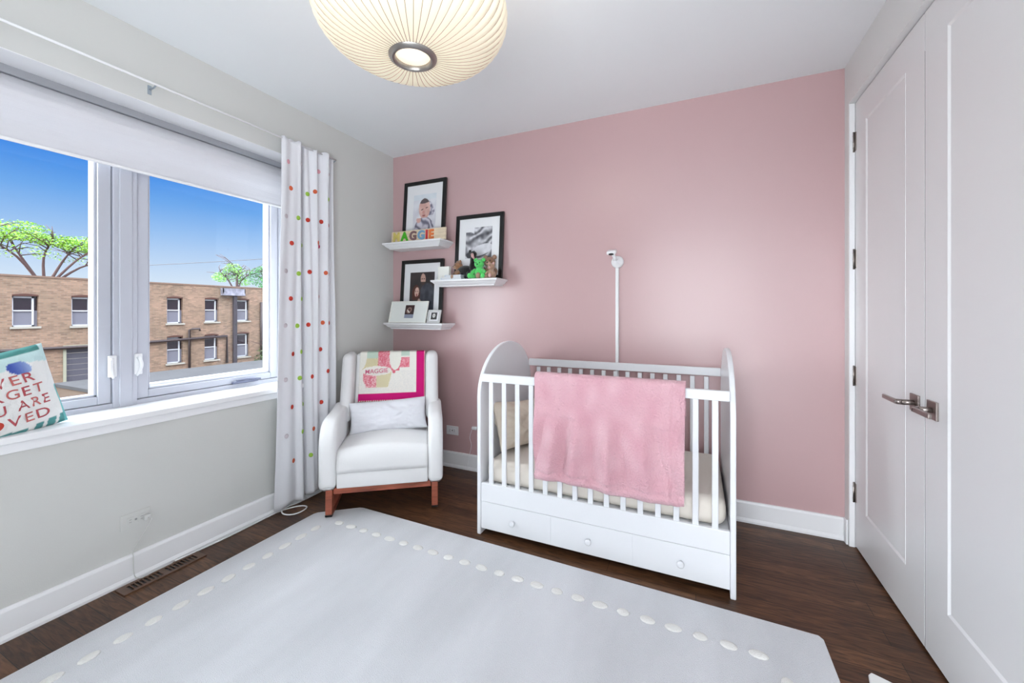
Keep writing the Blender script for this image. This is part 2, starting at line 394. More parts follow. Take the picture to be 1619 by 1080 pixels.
door('door_2', DY0, 2.067, False)

# ------------------------------------------------------------------ rug
M_RUG = mat('pale_grey_rug', (213, 214, 218), .95, bump=(300, .5), var=(4, .10, (1, .25, 1)), sheen=.2)
M_RUGD = mat('cream_rug_tuft', (232, 231, 228), .95, bump=(300, .5), sheen=.2)
rug = MB()
rug.prism([(-2.215, -.9), (.458, -.9), (.458, 1.95), (.445, 1.968), (-1.985, 2.012), (-2.01, 2.005), (-2.205, 1.845), (-2.215, 1.82)], 'z', .001, .013, bev=.004)
dots2 = [(-1.974+.0995*i, 1.803-.0018*i*1.05) for i in range(0, 23)]
dots1 = [(-2.052, 1.80-.0985*i) for i in range(1, 27)]
for i, (x, y) in enumerate(dots2): rug.ball((x, y, .0135), (.031+.004*math.sin(i*2.1), .022, .0065), 1, 12, Matrix.Rotation(.15*math.sin(i*1.7), 3, 'Z'))
for i, (x, y) in enumerate(dots1): rug.ball((x, y, .0135), (.021, .033+.003*math.sin(i*1.3), .0065), 1, 12, Matrix.Rotation(.12*math.sin(i*2.7), 3, 'Z'))
for i in range(27): rug.ball((.29, 1.66-.0985*i, .0135), (.021, .033, .0065), 1, 12)
rugo = rug.build('rug', [M_RUG, M_RUGD])
tag(rugo, 'large pale grey rug with a border of raised cream dots', 'rug')
# small white mat corner
m = MB(); m.prism([(.558, 1.83), (.57, 1.845), (.73, 1.78), (.66, 1.50), (.50, 1.56)], 'z', .001, .012, bev=.004)
tag(m.build('floor_mat', mat('white_mat', (236, 236, 234), .9)), 'corner of a small flat white mat on the dark floor by the closet doors', 'mat')

# floor register
reg = empty('floor_register', (-2.415, 1.115, 0), label='brown wooden floor register with two rows of slots by the left baseboard', cat='floor vent')
M_REG = mat('register_wood', (92, 66, 50), .45, var=(6, .3, (20, 2, 1)))
m = MB(); x0, x1, y0, y1 = -2.455, -2.368, .945, 1.285; ys = []
for gi, (ga, gb, n) in enumerate(((.975, 1.105, 8), (1.125, 1.255, 8))):
    for i in range(n): ys.append((ga+(gb-ga)*(i+.15)/n, ga+(gb-ga)*(i+.85)/n))
m.box(x0, x0+.018, y0, y1, 0.0005, .006, bev=.001).box(x1-.018, x1, y0, y1, 0.0005, .006, bev=.001)
prev = y0
for a, b_ in ys+[(y1, y1)]:
    m.box(x0+.017, x1-.017, prev, a, 0.0005, .006); prev = b_
m.build('register_frame', M_REG, reg, xf=Matrix.Translation((2.415, -1.115, 0)))
m = MB().box(x0+.01, x1-.01, y0+.01, y1-.01, .0003, .0015)
m.build('duct_opening', M_DARK, reg, xf=Matrix.Translation((2.415, -1.115, 0)))

# cord on floor
cord = MB()
pts = [(-2.452, 1.18, .010), (-2.452, 1.30, .006), (-2.446, 1.42, .006), (-2.449, 1.55, .006), (-2.455, 1.68, .006), (-2.452, 1.76, .006), (-2.425, 1.83, .006), (-2.385, 1.872, .006), (-2.345, 1.875, .006), (-2.325, 1.84, .006), (-2.325, 1.79, .006), (-2.35, 1.752, .008), (-2.395, 1.742, .010), (-2.435, 1.765, .012), (-2.448, 1.82, .014), (-2.45, 1.90, .006), (-2.455, 2.1, .006)]
def smooth_path(p, k=5):
    p = [Vector(q) for q in p]; out = []
    for i in range(len(p)-1):
        a, b_, c, d = p[max(i-1, 0)], p[i], p[i+1], p[min(i+2, len(p)-1)]
        for j in range(k):
            t = j/k; out.append(.5*((2*b_)+(-a+c)*t+(2*a-5*b_+4*c-d)*t*t+(-a+3*b_-3*c+d)*t**3))
    return out+[p[-1]]
cord.tube(smooth_path(pts), .0042, 8)
tag(cord.build('power_cord', M_PLAST), 'white power cord running along the left baseboard to a loop under the curtain', 'cord')

# outlets
def outlet(name, lab, xf, mat_, slot=M_DARK):
    o = empty(name, tuple(xf.translation), label=lab, cat='wall outlet')
    R_ = xf.to_3x3().to_4x4()
    MB().box(-.058, .058, -.005, 0, -.037, .037, bev=.002).build('cover_plate', mat_, o, xf=R_)
    m = MB()
    for s_ in (-1, 1):
        m.box(s_*.022-.014, s_*.022+.014, -.008, -.003, -.017, .017, bev=.002)
    m.build('socket', mat_, o, xf=R_)
    m = MB()
    for s_ in (-1, 1):
        for q in (-.006, .006): m.box(s_*.022-.005, s_*.022+.005, -.0085, -.0078, q-.001, q+.001)
    m.box(-.004, .004, -.0075, -.005, -.004, .004)
    m.build('slots', slot, o, xf=R_)
    return o
outlet('wall_outlet', 'white horizontal outlet plate low on the pink wall beside the rocking chair', Matrix.Translation((-1.858, YB, .303)), M_PLAST)
Rl = Matrix.Rotation(pi/2, 4, 'Z')
outlet('wall_outlet', 'white painted outlet low on the left wall under the window', Matrix.Translation((XL, 1.035, .288)) @ Rl, M_WALL, mat('painted_slot', (150, 150, 150), .6))
m = MB(); m.box(XL+.009, XL+.03, 1.06, 1.085, .272, .297, bev=.004, seg=3); m.tube(smooth_path([(XL+.03, 1.072, .284), (XL+.05, 1.075, .27), (XL+.03, 1.02, .16), (XL+.03, 1.015, .12), (XL+.045, 1.02, .02), (XL+.04, 1.10, .008), (XL+.04, 1.17, .008)]), .0022, 6)
tag(m.build('charger_plug', M_WALL), 'small white plug with thin cord in the left wall outlet', 'plug')
m = MB(); m.box(-1.665, -1.62, YB-.022, YB, .335, .362, bev=.006, seg=3); m.tube(smooth_path([(-1.66, YB-.012, .345), (-1.685, YB-.012, .27), (-1.672, YB-.01, .21), (-1.683, YB-.008, .15), (-1.69, YB-.022, .10), (-1.70, YB-.028, .02)]), .002, 6)
tag(m.build('cord_plug', M_PLAST), 'small white plug with thin cord on the pink wall just left of the crib', 'plug')

# ------------------------------------------------------------------ curtain rod + curtain
rod = empty('curtain_rod', (XL+.06, .9, 2.42), label='thin white curtain rod above the window', cat='curtain rod')
m = MB().tube([(XL+.06, -.1, 2.422), (XL+.06, 2.19, 2.422)], .0055, 10); m.build('rod', M_PLAST, rod, xf=Matrix.Translation((-XL-.06, -.9, -2.42)))
for y in (-.05, 1.09, 2.185):
    MB().box(XL, XL+.006, y-.008, y+.008, 2.385, 2.43, bev=.002).tube([(XL, y, 2.41), (XL+.045, y, 2.41), (XL+.06, y, 2.417)], .004, 8).build('bracket', mat('grey_bracket', (150, 160, 170), .5), rod, xf=Matrix.Translation((-XL-.06, -.9, -2.42)))

CZ0, CZ1 = .035, 2.432
def cur(u, v):
    z = CZ0+(CZ1-CZ0)*v; k = 1-v
    yl = 1.755-.05*k; yr = 2.165+.03*k
    if v < .3: yr += 0
    # folds
    gp = .40+.08*k; d = math.exp(-((u-gp)/.024)**2)
    y = yl+(yr-yl)*u
    x = -2.432+.014*math.sin(2*pi*(u*1.6+.12*math.sin(3*k)))*(1-.3*k)
    if u < gp: x += .007*math.sin(2*pi*(u/gp*1.9+.5*k))*(.5+.5*v)+.026*math.exp(-((u-gp+.085)/.045)**2)
    else:
        w_ = (u-gp)/(1-gp); x += (.015+.010*v)*math.sin(2*pi*(w_*2.7+.35+.15*k))*math.sin(pi*min(1, w_*3)/2)+.004*math.sin(2*pi*w_*6+3*k)*v
        x += .030*math.exp(-((u-gp-.080)/.04)**2)
    x -= d*.050
    x += .004*math.sin(9*v+4*u)
    z += -.006*math.sin(2*pi*u*3) if v < .01 else 0
    z += .006*math.sin(2*pi*u*8) if v > .99 else 0
    z += .06*max(0, u-.5)*(k**3)
    return (max(x, -2.486 if z > .14 else -2.462), y, z)
M_CURT = mat('white_linen_curtain', (230, 230, 235), .85, bump=(300, .3, (1, 1, 2)))
curt = empty('curtain', (-2.43, 1.95, .04), label='white floor length curtain with rows of coloured felt dots beside the window', cat='curtain')
cx_ = Matrix.Translation((2.43, -1.95, -.04))
solid(MB().grid(cur, 150, 90).build('curtain_cloth', M_CURT, curt, xf=cx_), .0015)
CD = [(1.795, 2.277, 'k'), (1.886, 2.288, 'w'), (2.048, 2.295, 'k'), (2.107, 2.288, 'm'), (1.816, 2.11, 'o'), (1.933, 2.108, 'g'), (1.997, 2.135, 'o'), (2.03, 2.123, 'p'), (2.097, 2.104, 'g'), (1.778, 1.918, 'w'), (1.867, 1.925, 'g'), (1.933, 1.929, 'r'), (2.063, 1.94, 'r'), (2.107, 1.92, 'r'), (1.822, 1.75, 'r'), (1.908, 1.749, 'g'), (2.012, 1.78, 'o'), (2.042, 1.761, 'p'), (1.783, 1.563, 'w'), (1.875, 1.554, 'g'), (1.939, 1.572, 'r'), (2.082, 1.575, 'o'), (2.113, 1.569, 'r'), (1.819, 1.385, 'r'), (1.9, 1.385, 'g'), (2.033, 1.404, 'r'), (1.783, 1.209, 'w'), (1.872, 1.204, 'g'), (1.953, 1.209, 'r'), (2.069, 1.218, 'o'), (2.107, 1.215, 'r'), (1.84, 1.018, 'r'), (1.914, 1.028, 'g'), (2.057, 1.028, 'r'), (1.783, 0.856, 'w'), (1.886, 0.852, 'g'), (1.973, 0.849, 'r'), (2.097, 0.867, 'r'), (1.829, 0.669, 'r'), (1.916, 0.67, 'g'), (2.066, 0.646, 'r'), (1.783, 0.49, 'w'), (1.9, 0.489, 'g'), (1.985, 0.484, 'o'), (1.84, 0.311, 'o'), (1.948, 0.307, 'g')]
dk = {'k': 0, 'w': 1, 'm': 2, 'o': 3, 'g': 4, 'p': 5, 'r': 6}
DM = [mat('felt_rose', (222, 160, 172), .9), mat('felt_pale_grey', (200, 190, 196), .9), mat('felt_mauve', (176, 120, 128), .9), mat('felt_orange', (206, 96, 62), .9), mat('felt_green', (152, 190, 70), .9), mat('felt_magenta', (190, 30, 84), .9), mat('felt_red', (190, 58, 44), .9)]
for y, z, c in CD:
    v = (z-CZ0)/(CZ1-CZ0); k = 1-v; yl = 1.755-.05*k; yr = 2.165+.03*k; u = min(.985, max(.02, (y-yl)/(yr-yl)))
    if abs(u-.40-.08*k) < .035: u += .04 if u > .40+.08*k else -.04
    P = Vector(cur(u, v)); a = Vector(cur(u+.01, v))-P; n_ = a.cross(Vector((0, 0, 1))); n_ = n_ if n_.x > 0 else -n_; n_.normalize()
    q = n_.to_track_quat('Z', 'Y').to_matrix()
    MB().ball(P+n_*.001, (.0145, .0155, .004), 0, 12, q).build('felt_dot', DM[dk[c]], curt, xf=cx_)

# ------------------------------------------------------------------ pendant lamp
LC = (-.866, 1.10, 2.155)
lamp = empty('pendant_lamp', LC, label='round ribbed cream pendant lamp hanging from the ceiling', cat='ceiling lamp')
A_, C_, NR = .318, .135, 56
def shade_pt(ph, th, lobe=True):
    r = .068+(A_-.068)*math.cos(ph)**.88 if True else 0
    z = C_+C_*(math.copysign(abs(math.sin(ph))**1.0, math.sin(ph)))
    r = max(r, .07)
    if lobe: r *= 1+.024*(abs(math.sin(NR*th/2))-1)*math.cos(ph)
    return (r*math.cos(th), r*math.sin(th), z)
m = MB(); nth = NR*6
m.grid(lambda u, v: shade_pt(-pi/2+pi*v, 2*pi*u), nth, 34)
M_LSH = mat('cream_lamp_shade', (238, 226, 204), .75, emit=((255, 238, 208), .24))
m.build('lamp_shade', M_LSH, lamp)
m = MB()
for k in range(NR):
    th = 2*pi*k/NR; pts = [Vector(shade_pt(-pi/2+pi*j/20, th)) for j in range(21)]
    pts = [p+Vector((math.cos(th), math.sin(th), 0))*.0006+Vector((0, 0, -.0006)) for p in pts]
    m.tube(pts, .0010, 4)
m.build('shade_ribs', mat('rib_wire', (178, 162, 132), .7), lamp)
m = MB(); m.lathe([(.058, .012), (.058, -.006), (.062, -.010), (.068, -.010), (.078, -.004), (.082, .004), (.078, .010), (.066, .014), (.058, .012)], 48)
m.build('bottom_ring', mat('satin_nickel_ring', (170, 165, 160), .3, metal=1), lamp)
m = MB(); m.lathe([(.0, .006), (.057, .006), (.057, .010), (0, .010)], 40)
m.build('diffuser', mat('lamp_diffuser', (255, 246, 228), .5, emit=((255, 240, 214), .8)), lamp)
m = MB(); m.lathe([(.066, .272), (.074, .276), (.080, .270), (.074, .264), (.066, .268), (.066, .272)], 40); m.tube([(0, 0, .28), (0, 0, H-LC[2]-.02)], .006, 8); m.lathe([(0, H-LC[2]-.03), (.05, H-LC[2]-.028), (.06, H-LC[2]-.001), (0, H-LC[2]-.001)], 28)
m.build('stem', M_NICKEL, lamp)
pl = bpy.data.lights.new('lamp_bulb', 'POINT'); pl.energy = 9; pl.color = (1, .90, .78); pl.shadow_soft_size = .05
plo = bpy.data.objects.new('lamp_bulb', pl); COL.objects.link(plo); plo.parent = lamp; plo.location = (0, 0, .262)

# ------------------------------------------------------------------ shelves
def shelf(x0, x1, zt, lab):
    m = MB(); y0, y1 = 2.69, YB
    # crown profile loops: (inset, z)
    loops = [(0, zt), (0, zt-.012), (.006, zt-.016), (.012, zt-.020), (.022, zt-.032), (.036, zt-.042), (.042, zt-.046), (.042, zt-.052)]
    vs_ = []
    for ins, z in loops: vs_ += [(x0+ins, y1, z), (x0+ins, y0+ins, z), (x1-ins, y0+ins, z), (x1-ins, y1, z)]
    fs = [(i*4+k, i*4+k+1, i*4+k+5, i*4+k+4) for i in range(len(loops)-1) for k in range(3)]
    n = (len(loops)-1)*4; fs += [(3, 2, 1, 0), (n, n+1, n+2, n+3)]+[(i*4+3, i*4, i*4+4, i*4+7) for i in range(len(loops)-1)]
    m.raw(vs_, fs)
    o = m.build('wall_shelf', M_TRIM); tag(o, lab, 'shelf', 'white picture ledges on the pink wall'); return o
ZA, ZB_, ZC = 1.884, 1.552, 1.203
shelf(-2.445, -1.85, ZA, 'white picture ledge on the pink wall, topmost, holding the wooden name sign')
shelf(-1.945, -1.349, ZB_, 'white picture ledge on the pink wall, middle one, holding the soft toys')
shelf(-2.43, -1.833, ZC, 'white picture ledge on the pink wall, lowest, above the rocking chair')

# photo frames
def ell(x, y, cx, cy, rx, ry, a=0):
    c, s_ = math.cos(a), math.sin(a); dx, dy = x-cx, y-cy
    return ((dx*c+dy*s_)/rx)**2+((-dx*s_+dy*c)/ry)**2
def nz2(x, y, s=1): return noise.noise(Vector((x*s, y*s, 3.3)))
def mixc(a, b_, t): t = max(0, min(1, t)); return tuple(p*(1-t)+q*t for p, q in zip(a, b_))
def ph_baby(u, v):       # sleeping newborn with a bow
    c = mixc((232, 234, 240), (205, 205, 215), .5+.8*nz2(u, v, 5))
    if v > .86: c = mixc(c, (220, 232, 238), .6)
    if ell(u, v, .70, .62, .26, .17, -.5) < 1: c = mixc((226, 224, 234), (120, 116, 136), .5+1.3*nz2(u, v, 14))
    if ell(u, v, .50, .62, .25, .27, .2) < 1:
        c = mixc((226, 190, 180), (196, 146, 136), .4+.8*nz2(u, v, 6))
        if ell(u, v, .52, .86, .30, .10, .1) < 1: c = (92, 80, 82)
        for ex, ey in ((.40, .60), (.60, .64)):
            if ell(u, v, ex, ey, .055, .014, .15) < 1: c = (104, 72, 70)
        if ell(u, v, .46, .53, .045, .04) < 1: c = (206, 148, 140)
        if ell(u, v, .48, .44, .07, .022) < 1: c = (160, 90, 90)
    if v < .38:
        if ell(u, v, .50, .1, .42, .30) < 1: c = mixc((210, 206, 218), (110, 108, 126), .5+.6*math.sin(18*u+22*v+5*nz2(u, v, 5)))
        if ell(u, v, .26, .34, .10, .09) < 1: c = (214, 172, 164)
    return c
def ph_wrap(u, v):        # grey swaddle folds
    if v > .86 and u < .3: return (236, 236, 240)
    s = math.sin(20*(v-.55*u*u+.15*u)+5*nz2(u, v, 3)); g = 150+55*s+40*nz2(u, v, 9)
    if v > .8-.5*(u-.3) and u < .32: g = 225+15*s
    if ell(u, v, .62, .26, .42, .17, .25) < 1: g = 215+25*nz2(u, v, 6)
    if ell(u, v, .16, .1, .12, .1) < 1: g = 60
    return (g, g, g+6)
def ph_couple(u, v):
    c = mixc((70, 62, 62), (48, 42, 44), v+nz2(u, v, 4))
    if ell(u, v, .72, .30, .34, .42) < 1: c = mixc((74, 78, 88), (50, 52, 62), .5+nz2(u, v, 8))
    if ell(u, v, .54, .82, .10, .145, .1) < 1:
        c = (196, 160, 146)
        if v < .76: c = (70, 52, 48)
        if abs(v-.83) < .01 and abs(abs(u-.54)-.04) < .02: c = (60, 40, 40)
    if ell(u, v, .27, .44, .17, .24) < 1: c = (84, 46, 38)
    if ell(u, v, .30, .50, .085, .125, -.2) < 1:
        c = (214, 178, 164)
        if v < .46 and abs(u-.30) < .03: c = (150, 80, 76)
        if abs(v-.52) < .01 and abs(abs(u-.30)-.035) < .018: c = (70, 46, 44)
    if ell(u, v, .24, .08, .26, .22) < 1: c = (66, 74, 70)
    if ell(u, v, .42, .22, .07, .12, .3) < 1: c = (206, 178, 166)
    if ell(u, v, .54, .17, .10, .035, .5) < 1: c = (210, 172, 158)
    return c
def ph_scan(u, v):
    if v < .28: return (150, 158, 178)
    c = (58, 34, 34)
    d = ell(u, v, .45, .60, .30, .22, .4)
    if d < 1: c = (150, 120, 110) if d > .35 else (84, 54, 52)
    if ell(u, v, .38, .52, .2, .06, -.6) < 1: c = (222, 216, 206)
    return c
def ph_tiny(u, v):
    c = (60, 60, 62)
    d = ell(u, v, .48, .55, .24, .30)
    if d < 1: c = (226, 226, 224) if d > .3 else (190, 188, 186)
    return c
M_PRINT = vmat('photo_print', .35, spec=.5); M_MAT = mat('white_mat_board', (236, 237, 240), .7)
def frame(name, lab, x0, x1, zb, h, yb, yt, bw, photo, pr, mats, depth=.02, group=None, pane=True):
    """leaning frame; local: x across, z up along the frame, y toward the wall"""
    w = x1-x0; lean = math.atan2(yt-yb, h)
    o = empty(name, ((x0+x1)/2, yb, zb), label=lab, cat='picture frame', group=group)
    R_ = Matrix.Rotation(-lean, 4, 'X')
    m = MB(); a = w/2
    def fb(p0, p1, q0, q1): m.box(p0, p1, -depth/2, depth/2, q0, q1, bev=.0015)
    fb(-a, -a+bw, 0, h); fb(a-bw, a, 0, h); fb(-a+bw-.001, a-bw+.001, 0, bw); fb(-a+bw-.001, a-bw+.001, h-bw, h)
    m.build('frame_border', mats[0], o, xf=R_)
    px0, px1, pz0, pz1 = pr   # photo rect in fractions of the whole frame
    MB().box(-a+bw-.002, a-bw+.002, -.001, .004, bw-.002, h-bw+.002).build('mat_board', mats[1], o, xf=R_)
    m = MB(); nu, nv = 60, 80
    m.grid(lambda u, v: (-a+w*(px0+(px1-px0)*u), -.0022, h*(pz0+(pz1-pz0)*v)), nu, nv, smooth=False, colf=photo)
    solid(m.build('photo', M_PRINT, o, xf=R_), .0008, 0)
    return o
G1 = 'black picture frames leaning on the ledges'
frame('photo_frame', 'black framed photo of a swaddled newborn on the top ledge', -2.342, -1.905, ZA+.001, .545, 2.828, 2.868, .032, ph_baby, (.24, .78, .17, .78), (M_BLACK, M_MAT), group=G1)
frame('photo_frame', 'black framed photo of grey swaddling cloth behind the soft toys', -1.805, -1.370, ZB_+.001, .535, 2.828, 2.868, .032, ph_wrap, (.22, .77, .33, .80), (M_BLACK, M_MAT), group=G1)
frame('photo_frame', 'black framed photo of a couple with a baby on the lowest ledge', -2.372, -1.932, ZC+.001, .545, 2.828, 2.868, .032, ph_couple, (.22, .80, .17, .80), (M_BLACK, M_MAT), group=G1)
M_OFFW = mat('off_white_frame', (238, 238, 232), .5)
frame('photo_frame', 'wide white frame with a small dark picture in its centre', -2.405, -2.02, ZC+.001, .188, 2.725, 2.775, .008, ph_scan, (.41, .65, .22, .82), (M_OFFW, mat('pale_mat', (232, 236, 232), .7)), .014)
frame('photo_frame', 'tiny silver and white frame at the right end of the lowest ledge', -2.01, -1.885, ZC+.001, .112, 2.73, 2.76, .018, ph_tiny, (.27, .73, .28, .80), (mat('silver_frame', (205, 205, 206), .35), M_MAT), .01)

# wooden name sign
sg = empty('name_sign', (-2.10, 2.745, ZA), label='wooden puzzle board with bright capital letters on the top ledge', cat='sign')
MB().box(-.285, .265, -.009, .009, .001, .098, bev=.002).build('board', mat('pale_birch', (222, 204, 178), .55, var=(4, .12, (2, 1, 14))), sg, xf=Matrix.Rotation(-.06, 4, 'X'))
LCOL = [(214, 196, 110), (72, 176, 36), (130, 98, 100), (120, 164, 196), (196, 52, 60), (220, 120, 62)]
xp = -.262
for i, ch in enumerate('MAGGIE'):
    vs_, fs = text_geo(ch, .100, .0045, .004)
    a0 = min(v.x for v in vs_); a1 = max(v.x for v in vs_)
    sc_ = 1.0 if ch != 'M' else .92
    m = MB(); m.raw([(xp+(v.x-a0)*sc_, -.0115-v.z, .016+v.y) for v in vs_], fs)
    xp += (a1-a0)*sc_+.012
    m.build('letter', mat('letter_paint_%d' % i, LCOL[i], .5), sg, xf=Matrix.Rotation(-.06, 4, 'X'))

# ---- soft toys on middle ledge
def plush(name, lab, loc, rz, s, body, inner=None, dark=M_DARK, cap=None, arms=True):
    o = empty(name, loc, rz, label=lab, cat='soft toy')
    S = Matrix.Scale(s, 4); mb_ = [body, inner or body]
    m = MB(); m.ball((0, 0, .036), (.034, .028, .040))
    m.build('torso', body, o, xf=S)
    m = MB(); m.ball((0, -.004, .094), (.033, .030, .029)); m.ball((0, -.028, .086), (.015, .014, .012), 1)
    hd = m.build('head', mb_, o, xf=S)
    for sx_ in (-1, 1):
        m = MB(); m.ball((sx_*.026, 0, .120), (.014, .008, .014)); m.ball((sx_*.026, -.005, .120), (.009, .006, .009), 1); m.build('ear', mb_, o, xf=S)
        m = MB(); m.tube([(sx_*.024, -.006, .058), (sx_*.040, -.018, .042), (sx_*.042, -.034, .026)], [.012, .012, .011]); m.ball((sx_*.042, -.034, .026), .0115); m.build('arm', body, o, xf=S)
        m = MB(); m.tube([(sx_*.018, -.010, .014), (sx_*.034, -.038, .014), (sx_*.044, -.058, .015)], [.015, .014, .013]); m.ball((sx_*.045, -.061, .017), (.014, .011, .017), 1); m.ball((sx_*.018, -.01, .014), .0145); m.build('leg', mb_, o, xf=S)
    m = MB()
    for sx_ in (-1, 1): m.ball((sx_*.012, -.030, .100), .0035)
    m.ball((0, -.041, .089), (.005, .003, .004)); m.build('eyes_and_nose', dark, o, xf=S)
    return o
def fur(n, c): return mat(n, c, .95, bump=(160, .8), sheen=.4)
F_BR = fur('brown_plush', (150, 112, 86)); F_BR2 = fur('tan_plush', (178, 142, 118)); F_GR = fur('green_plush', (92, 224, 112)); F_BK = fur('black_plush', (14, 12, 13)); F_PK = fur('pink_plush', (226, 178, 176)); F_OR = fur('light_brown_plush', (164, 118, 84))
zb = ZB_+.001
plush('teddy_bear', 'bright green plush bear sitting at the front of the middle ledge', (-1.530, 2.755, zb), .15, 1.22, F_GR, F_GR)
plush('teddy_bear', 'large brown plush bear behind the green bear', (-1.468, 2.812, zb+.0), .1, 1.42, F_BR, F_BR2)
plush('teddy_bear', 'small tan plush bear low at the right behind the green one', (-1.410, 2.728, zb), -.35, .92, F_BR2, F_PK)
plush('teddy_bear', 'small light brown plush bear at the left of the black toy', (-1.745, 2.800, zb), -.7, 1.2, F_OR, F_BR2)
# black plush cat/dog lying, neck up
bd = empty('plush_dog', (-1.640, 2.79, zb), label='black long necked plush dog between two bears', cat='soft toy')
m = MB(); m.ball((-.03, 0, .055), (.062, .028, .034)); m.build('torso', F_BK, bd, xf=Matrix.Scale(1.28, 4))
m = MB(); m.tube([(.018, 0, .06), (.026, -.002, .10), (.030, -.006, .145)], [.022, .019, .018]); m.ball((.032, -.010, .155), (.024, .022, .020)); m.build('head', F_BK, bd, xf=Matrix.Scale(1.28, 4))
m = MB(); m.tube([(.036, -.028, .152), (.048, -.045, .138), (.062, -.052, .122)], [.010, .009, .005]); m.build('muzzle', F_PK, bd, xf=Matrix.Scale(1.28, 4))
for lx in (-.072, -.045, .0, .024):
    m = MB(); m.tube([(lx, -.008, .05), (lx, -.018, .03), (lx, -.02, .010)], [.014, .012, .011]); m.ball((lx, -.022, .011), (.012, .015, .010)); m.build('leg', F_BK, bd, xf=Matrix.Scale(1.28, 4))
for s_ in (-1, 1): m = MB(); m.ball((.02+.004*s_, -.004+s_*.018, .168), (.008, .005, .014)); m.build('ear', F_BK, bd, xf=Matrix.Scale(1.28, 4))
# books on ledge
M_PAGE = mat('page_edges', (236, 234, 228), .8)
def book(lab, x, y, z, w, d, t, c, rz=0):
    o = empty('board_book', (x, y, z), rz, label=lab, cat='book', group='books on the middle ledge')
    m = MB(); m.box(-w/2, w/2, -d/2, d/2, 0, .0022, bev=.0006).box(-w/2, w/2, -d/2, d/2, t-.0022, t, bev=.0006).box(-w/2, -w/2+.003, -d/2, d/2, 0, t, bev=.0006)
    m.build('cover', mat('cover_'+str(c[0])+'_'+str(c[2]), c, .35), o)
    MB().box(-w/2+.002, w/2-.003, -d/2+.003, d/2-.003, .002, t-.002).build('pages', M_PAGE, o)
book('pale blue book at the bottom of the stack on the middle ledge', -1.755, 2.728, zb, .190, .062, .012, (170, 190, 222))
book('white book in the middle of the stack on the middle ledge', -1.758, 2.728, zb+.0125, .180, .058, .010, (232, 232, 236), .02)
book('light blue book on top of the stack on the middle ledge', -1.740, 2.728, zb+.023, .150, .055, .012, (190, 206, 236), -.03)
m = MB(); m.box(-.05, .05, -.012, .012, .001, .100, bev=.002)
bx = empty('picture_book', (-1.862, 2.765, zb-.001), label='white picture book standing at the left end of the middle ledge', cat='book')
MB().box(-.055, .055, -.012, -.009, .001, .112, bev=.0008).box(-.055, .055, .009, .012, .001, .112, bev=.0008).box(-.055, -.052, -.012, .012, .001, .112, bev=.0008).build('cover', M_OFFW, bx)
MB().box(-.053, .052, -.009, .009, .003, .110).build('pages', M_PAGE, bx)

# ------------------------------------------------------------------ crib
CX0, CX1, CY0, CY1 = -1.165, .166, 2.068, 2.856
crib = empty('crib', ((CX0+CX1)/2, (CY0+CY1)/2, 0), label='white slatted baby crib with arched ends and a row of drawers below', cat='crib')
cx = Matrix.Translation((-(CX0+CX1)/2, -(CY0+CY1)/2, 0)); CO = Vector(((CX0+CX1)/2, (CY0+CY1)/2, 0))
yc = (CY0+CY1)/2; hw = (CY1-CY0)/2
arch = [(CY0, 0)]+[(yc-hw*math.cos(t*pi/28), .80+.302*math.sin(t*pi/28)) for t in range(0, 29)]+[(CY1, 0)]
for xa in (CX0, CX1-.024):
    m = MB(); m.prism(arch, 'x', xa, xa+.024, bev=.005, seg=3); m.build('end_panel', M_CRIB, crib, xf=cx)
def rail(n, *b): MB().box(*b, bev=.004).build(n, M_CRIB, crib, xf=cx)
IX0, IX1 = CX0+.0245, CX1-.0245
rail('front_top_rail', IX0, IX1, 2.072, 2.096, .890, .937)
rail('front_bottom_rail', IX0, IX1, 2.072, 2.096, .195, .302)
rail('back_top_rail', IX0, IX1, 2.812, 2.836, .897, .948)
rail('back_bottom_rail', IX0, IX1, 2.812, 2.836, .20, .30)
rail('mattress_support', IX0, IX1, 2.098, 2.81, .27, .29)
slat0 = None
for (y, z0, z1, xs) in ((2.084, .300, .892, [-1.079+.0829*i for i in range(15)]), (2.824, .298, .899, [-1.072+.0805*i+.006 for i in range(15)])):
    for x in xs:
        if slat0 is None:
            slat0 = MB().box(-.0135, .0135, -.007, .007, 0, z1-z0, bev=.003).build('slat', M_CRIB, crib); o = slat0
        else: o = dup(slat0)
        o.location = Vector((x, y, z0))-CO
dw = (IX1-IX0)/3
for i in range(3):
    a = IX0+i*dw
    d = MB().box(a+.0002, a+dw-.0002, 2.074, 2.094, .038, .194, bev=.0009)
    d.box(a+.02, a+dw-.02, 2.094, 2.60, .045, .055).box(a+.02, a+.032, 2.094, 2.60, .045, .17).box(a+dw-.032, a+dw-.02, 2.094, 2.60, .045, .17).box(a+.02, a+dw-.02, 2.59, 2.60, .045, .17)
    d = d.build('drawer', M_CRIB, crib, xf=cx)
    kx = (-.935, -.505, -.065)[i]
    X = cx @ Matrix.Translation((kx, 2.074, .112)) @ Matrix.Rotation(pi/2, 4, 'X')
    MB().lathe([(.0, 0), (.009, 0), (.008, .008), (.007, .012), (.013, .016), (.0165, .021), (.016, .026), (.011, .029), (.004, .030), (0, .029)], 20, xf=X).build('knob', M_CRIB, d)
# mattress with sheet
mt = MB().box(IX0+.012, IX1-.012, 2.104, 2.803, .291, .425, bev=.05, seg=6)
mo = mt.build('crib_mattress', M_SHEET); tag(mo, 'crib mattress in a cream fitted sheet inside the white crib', 'mattress')

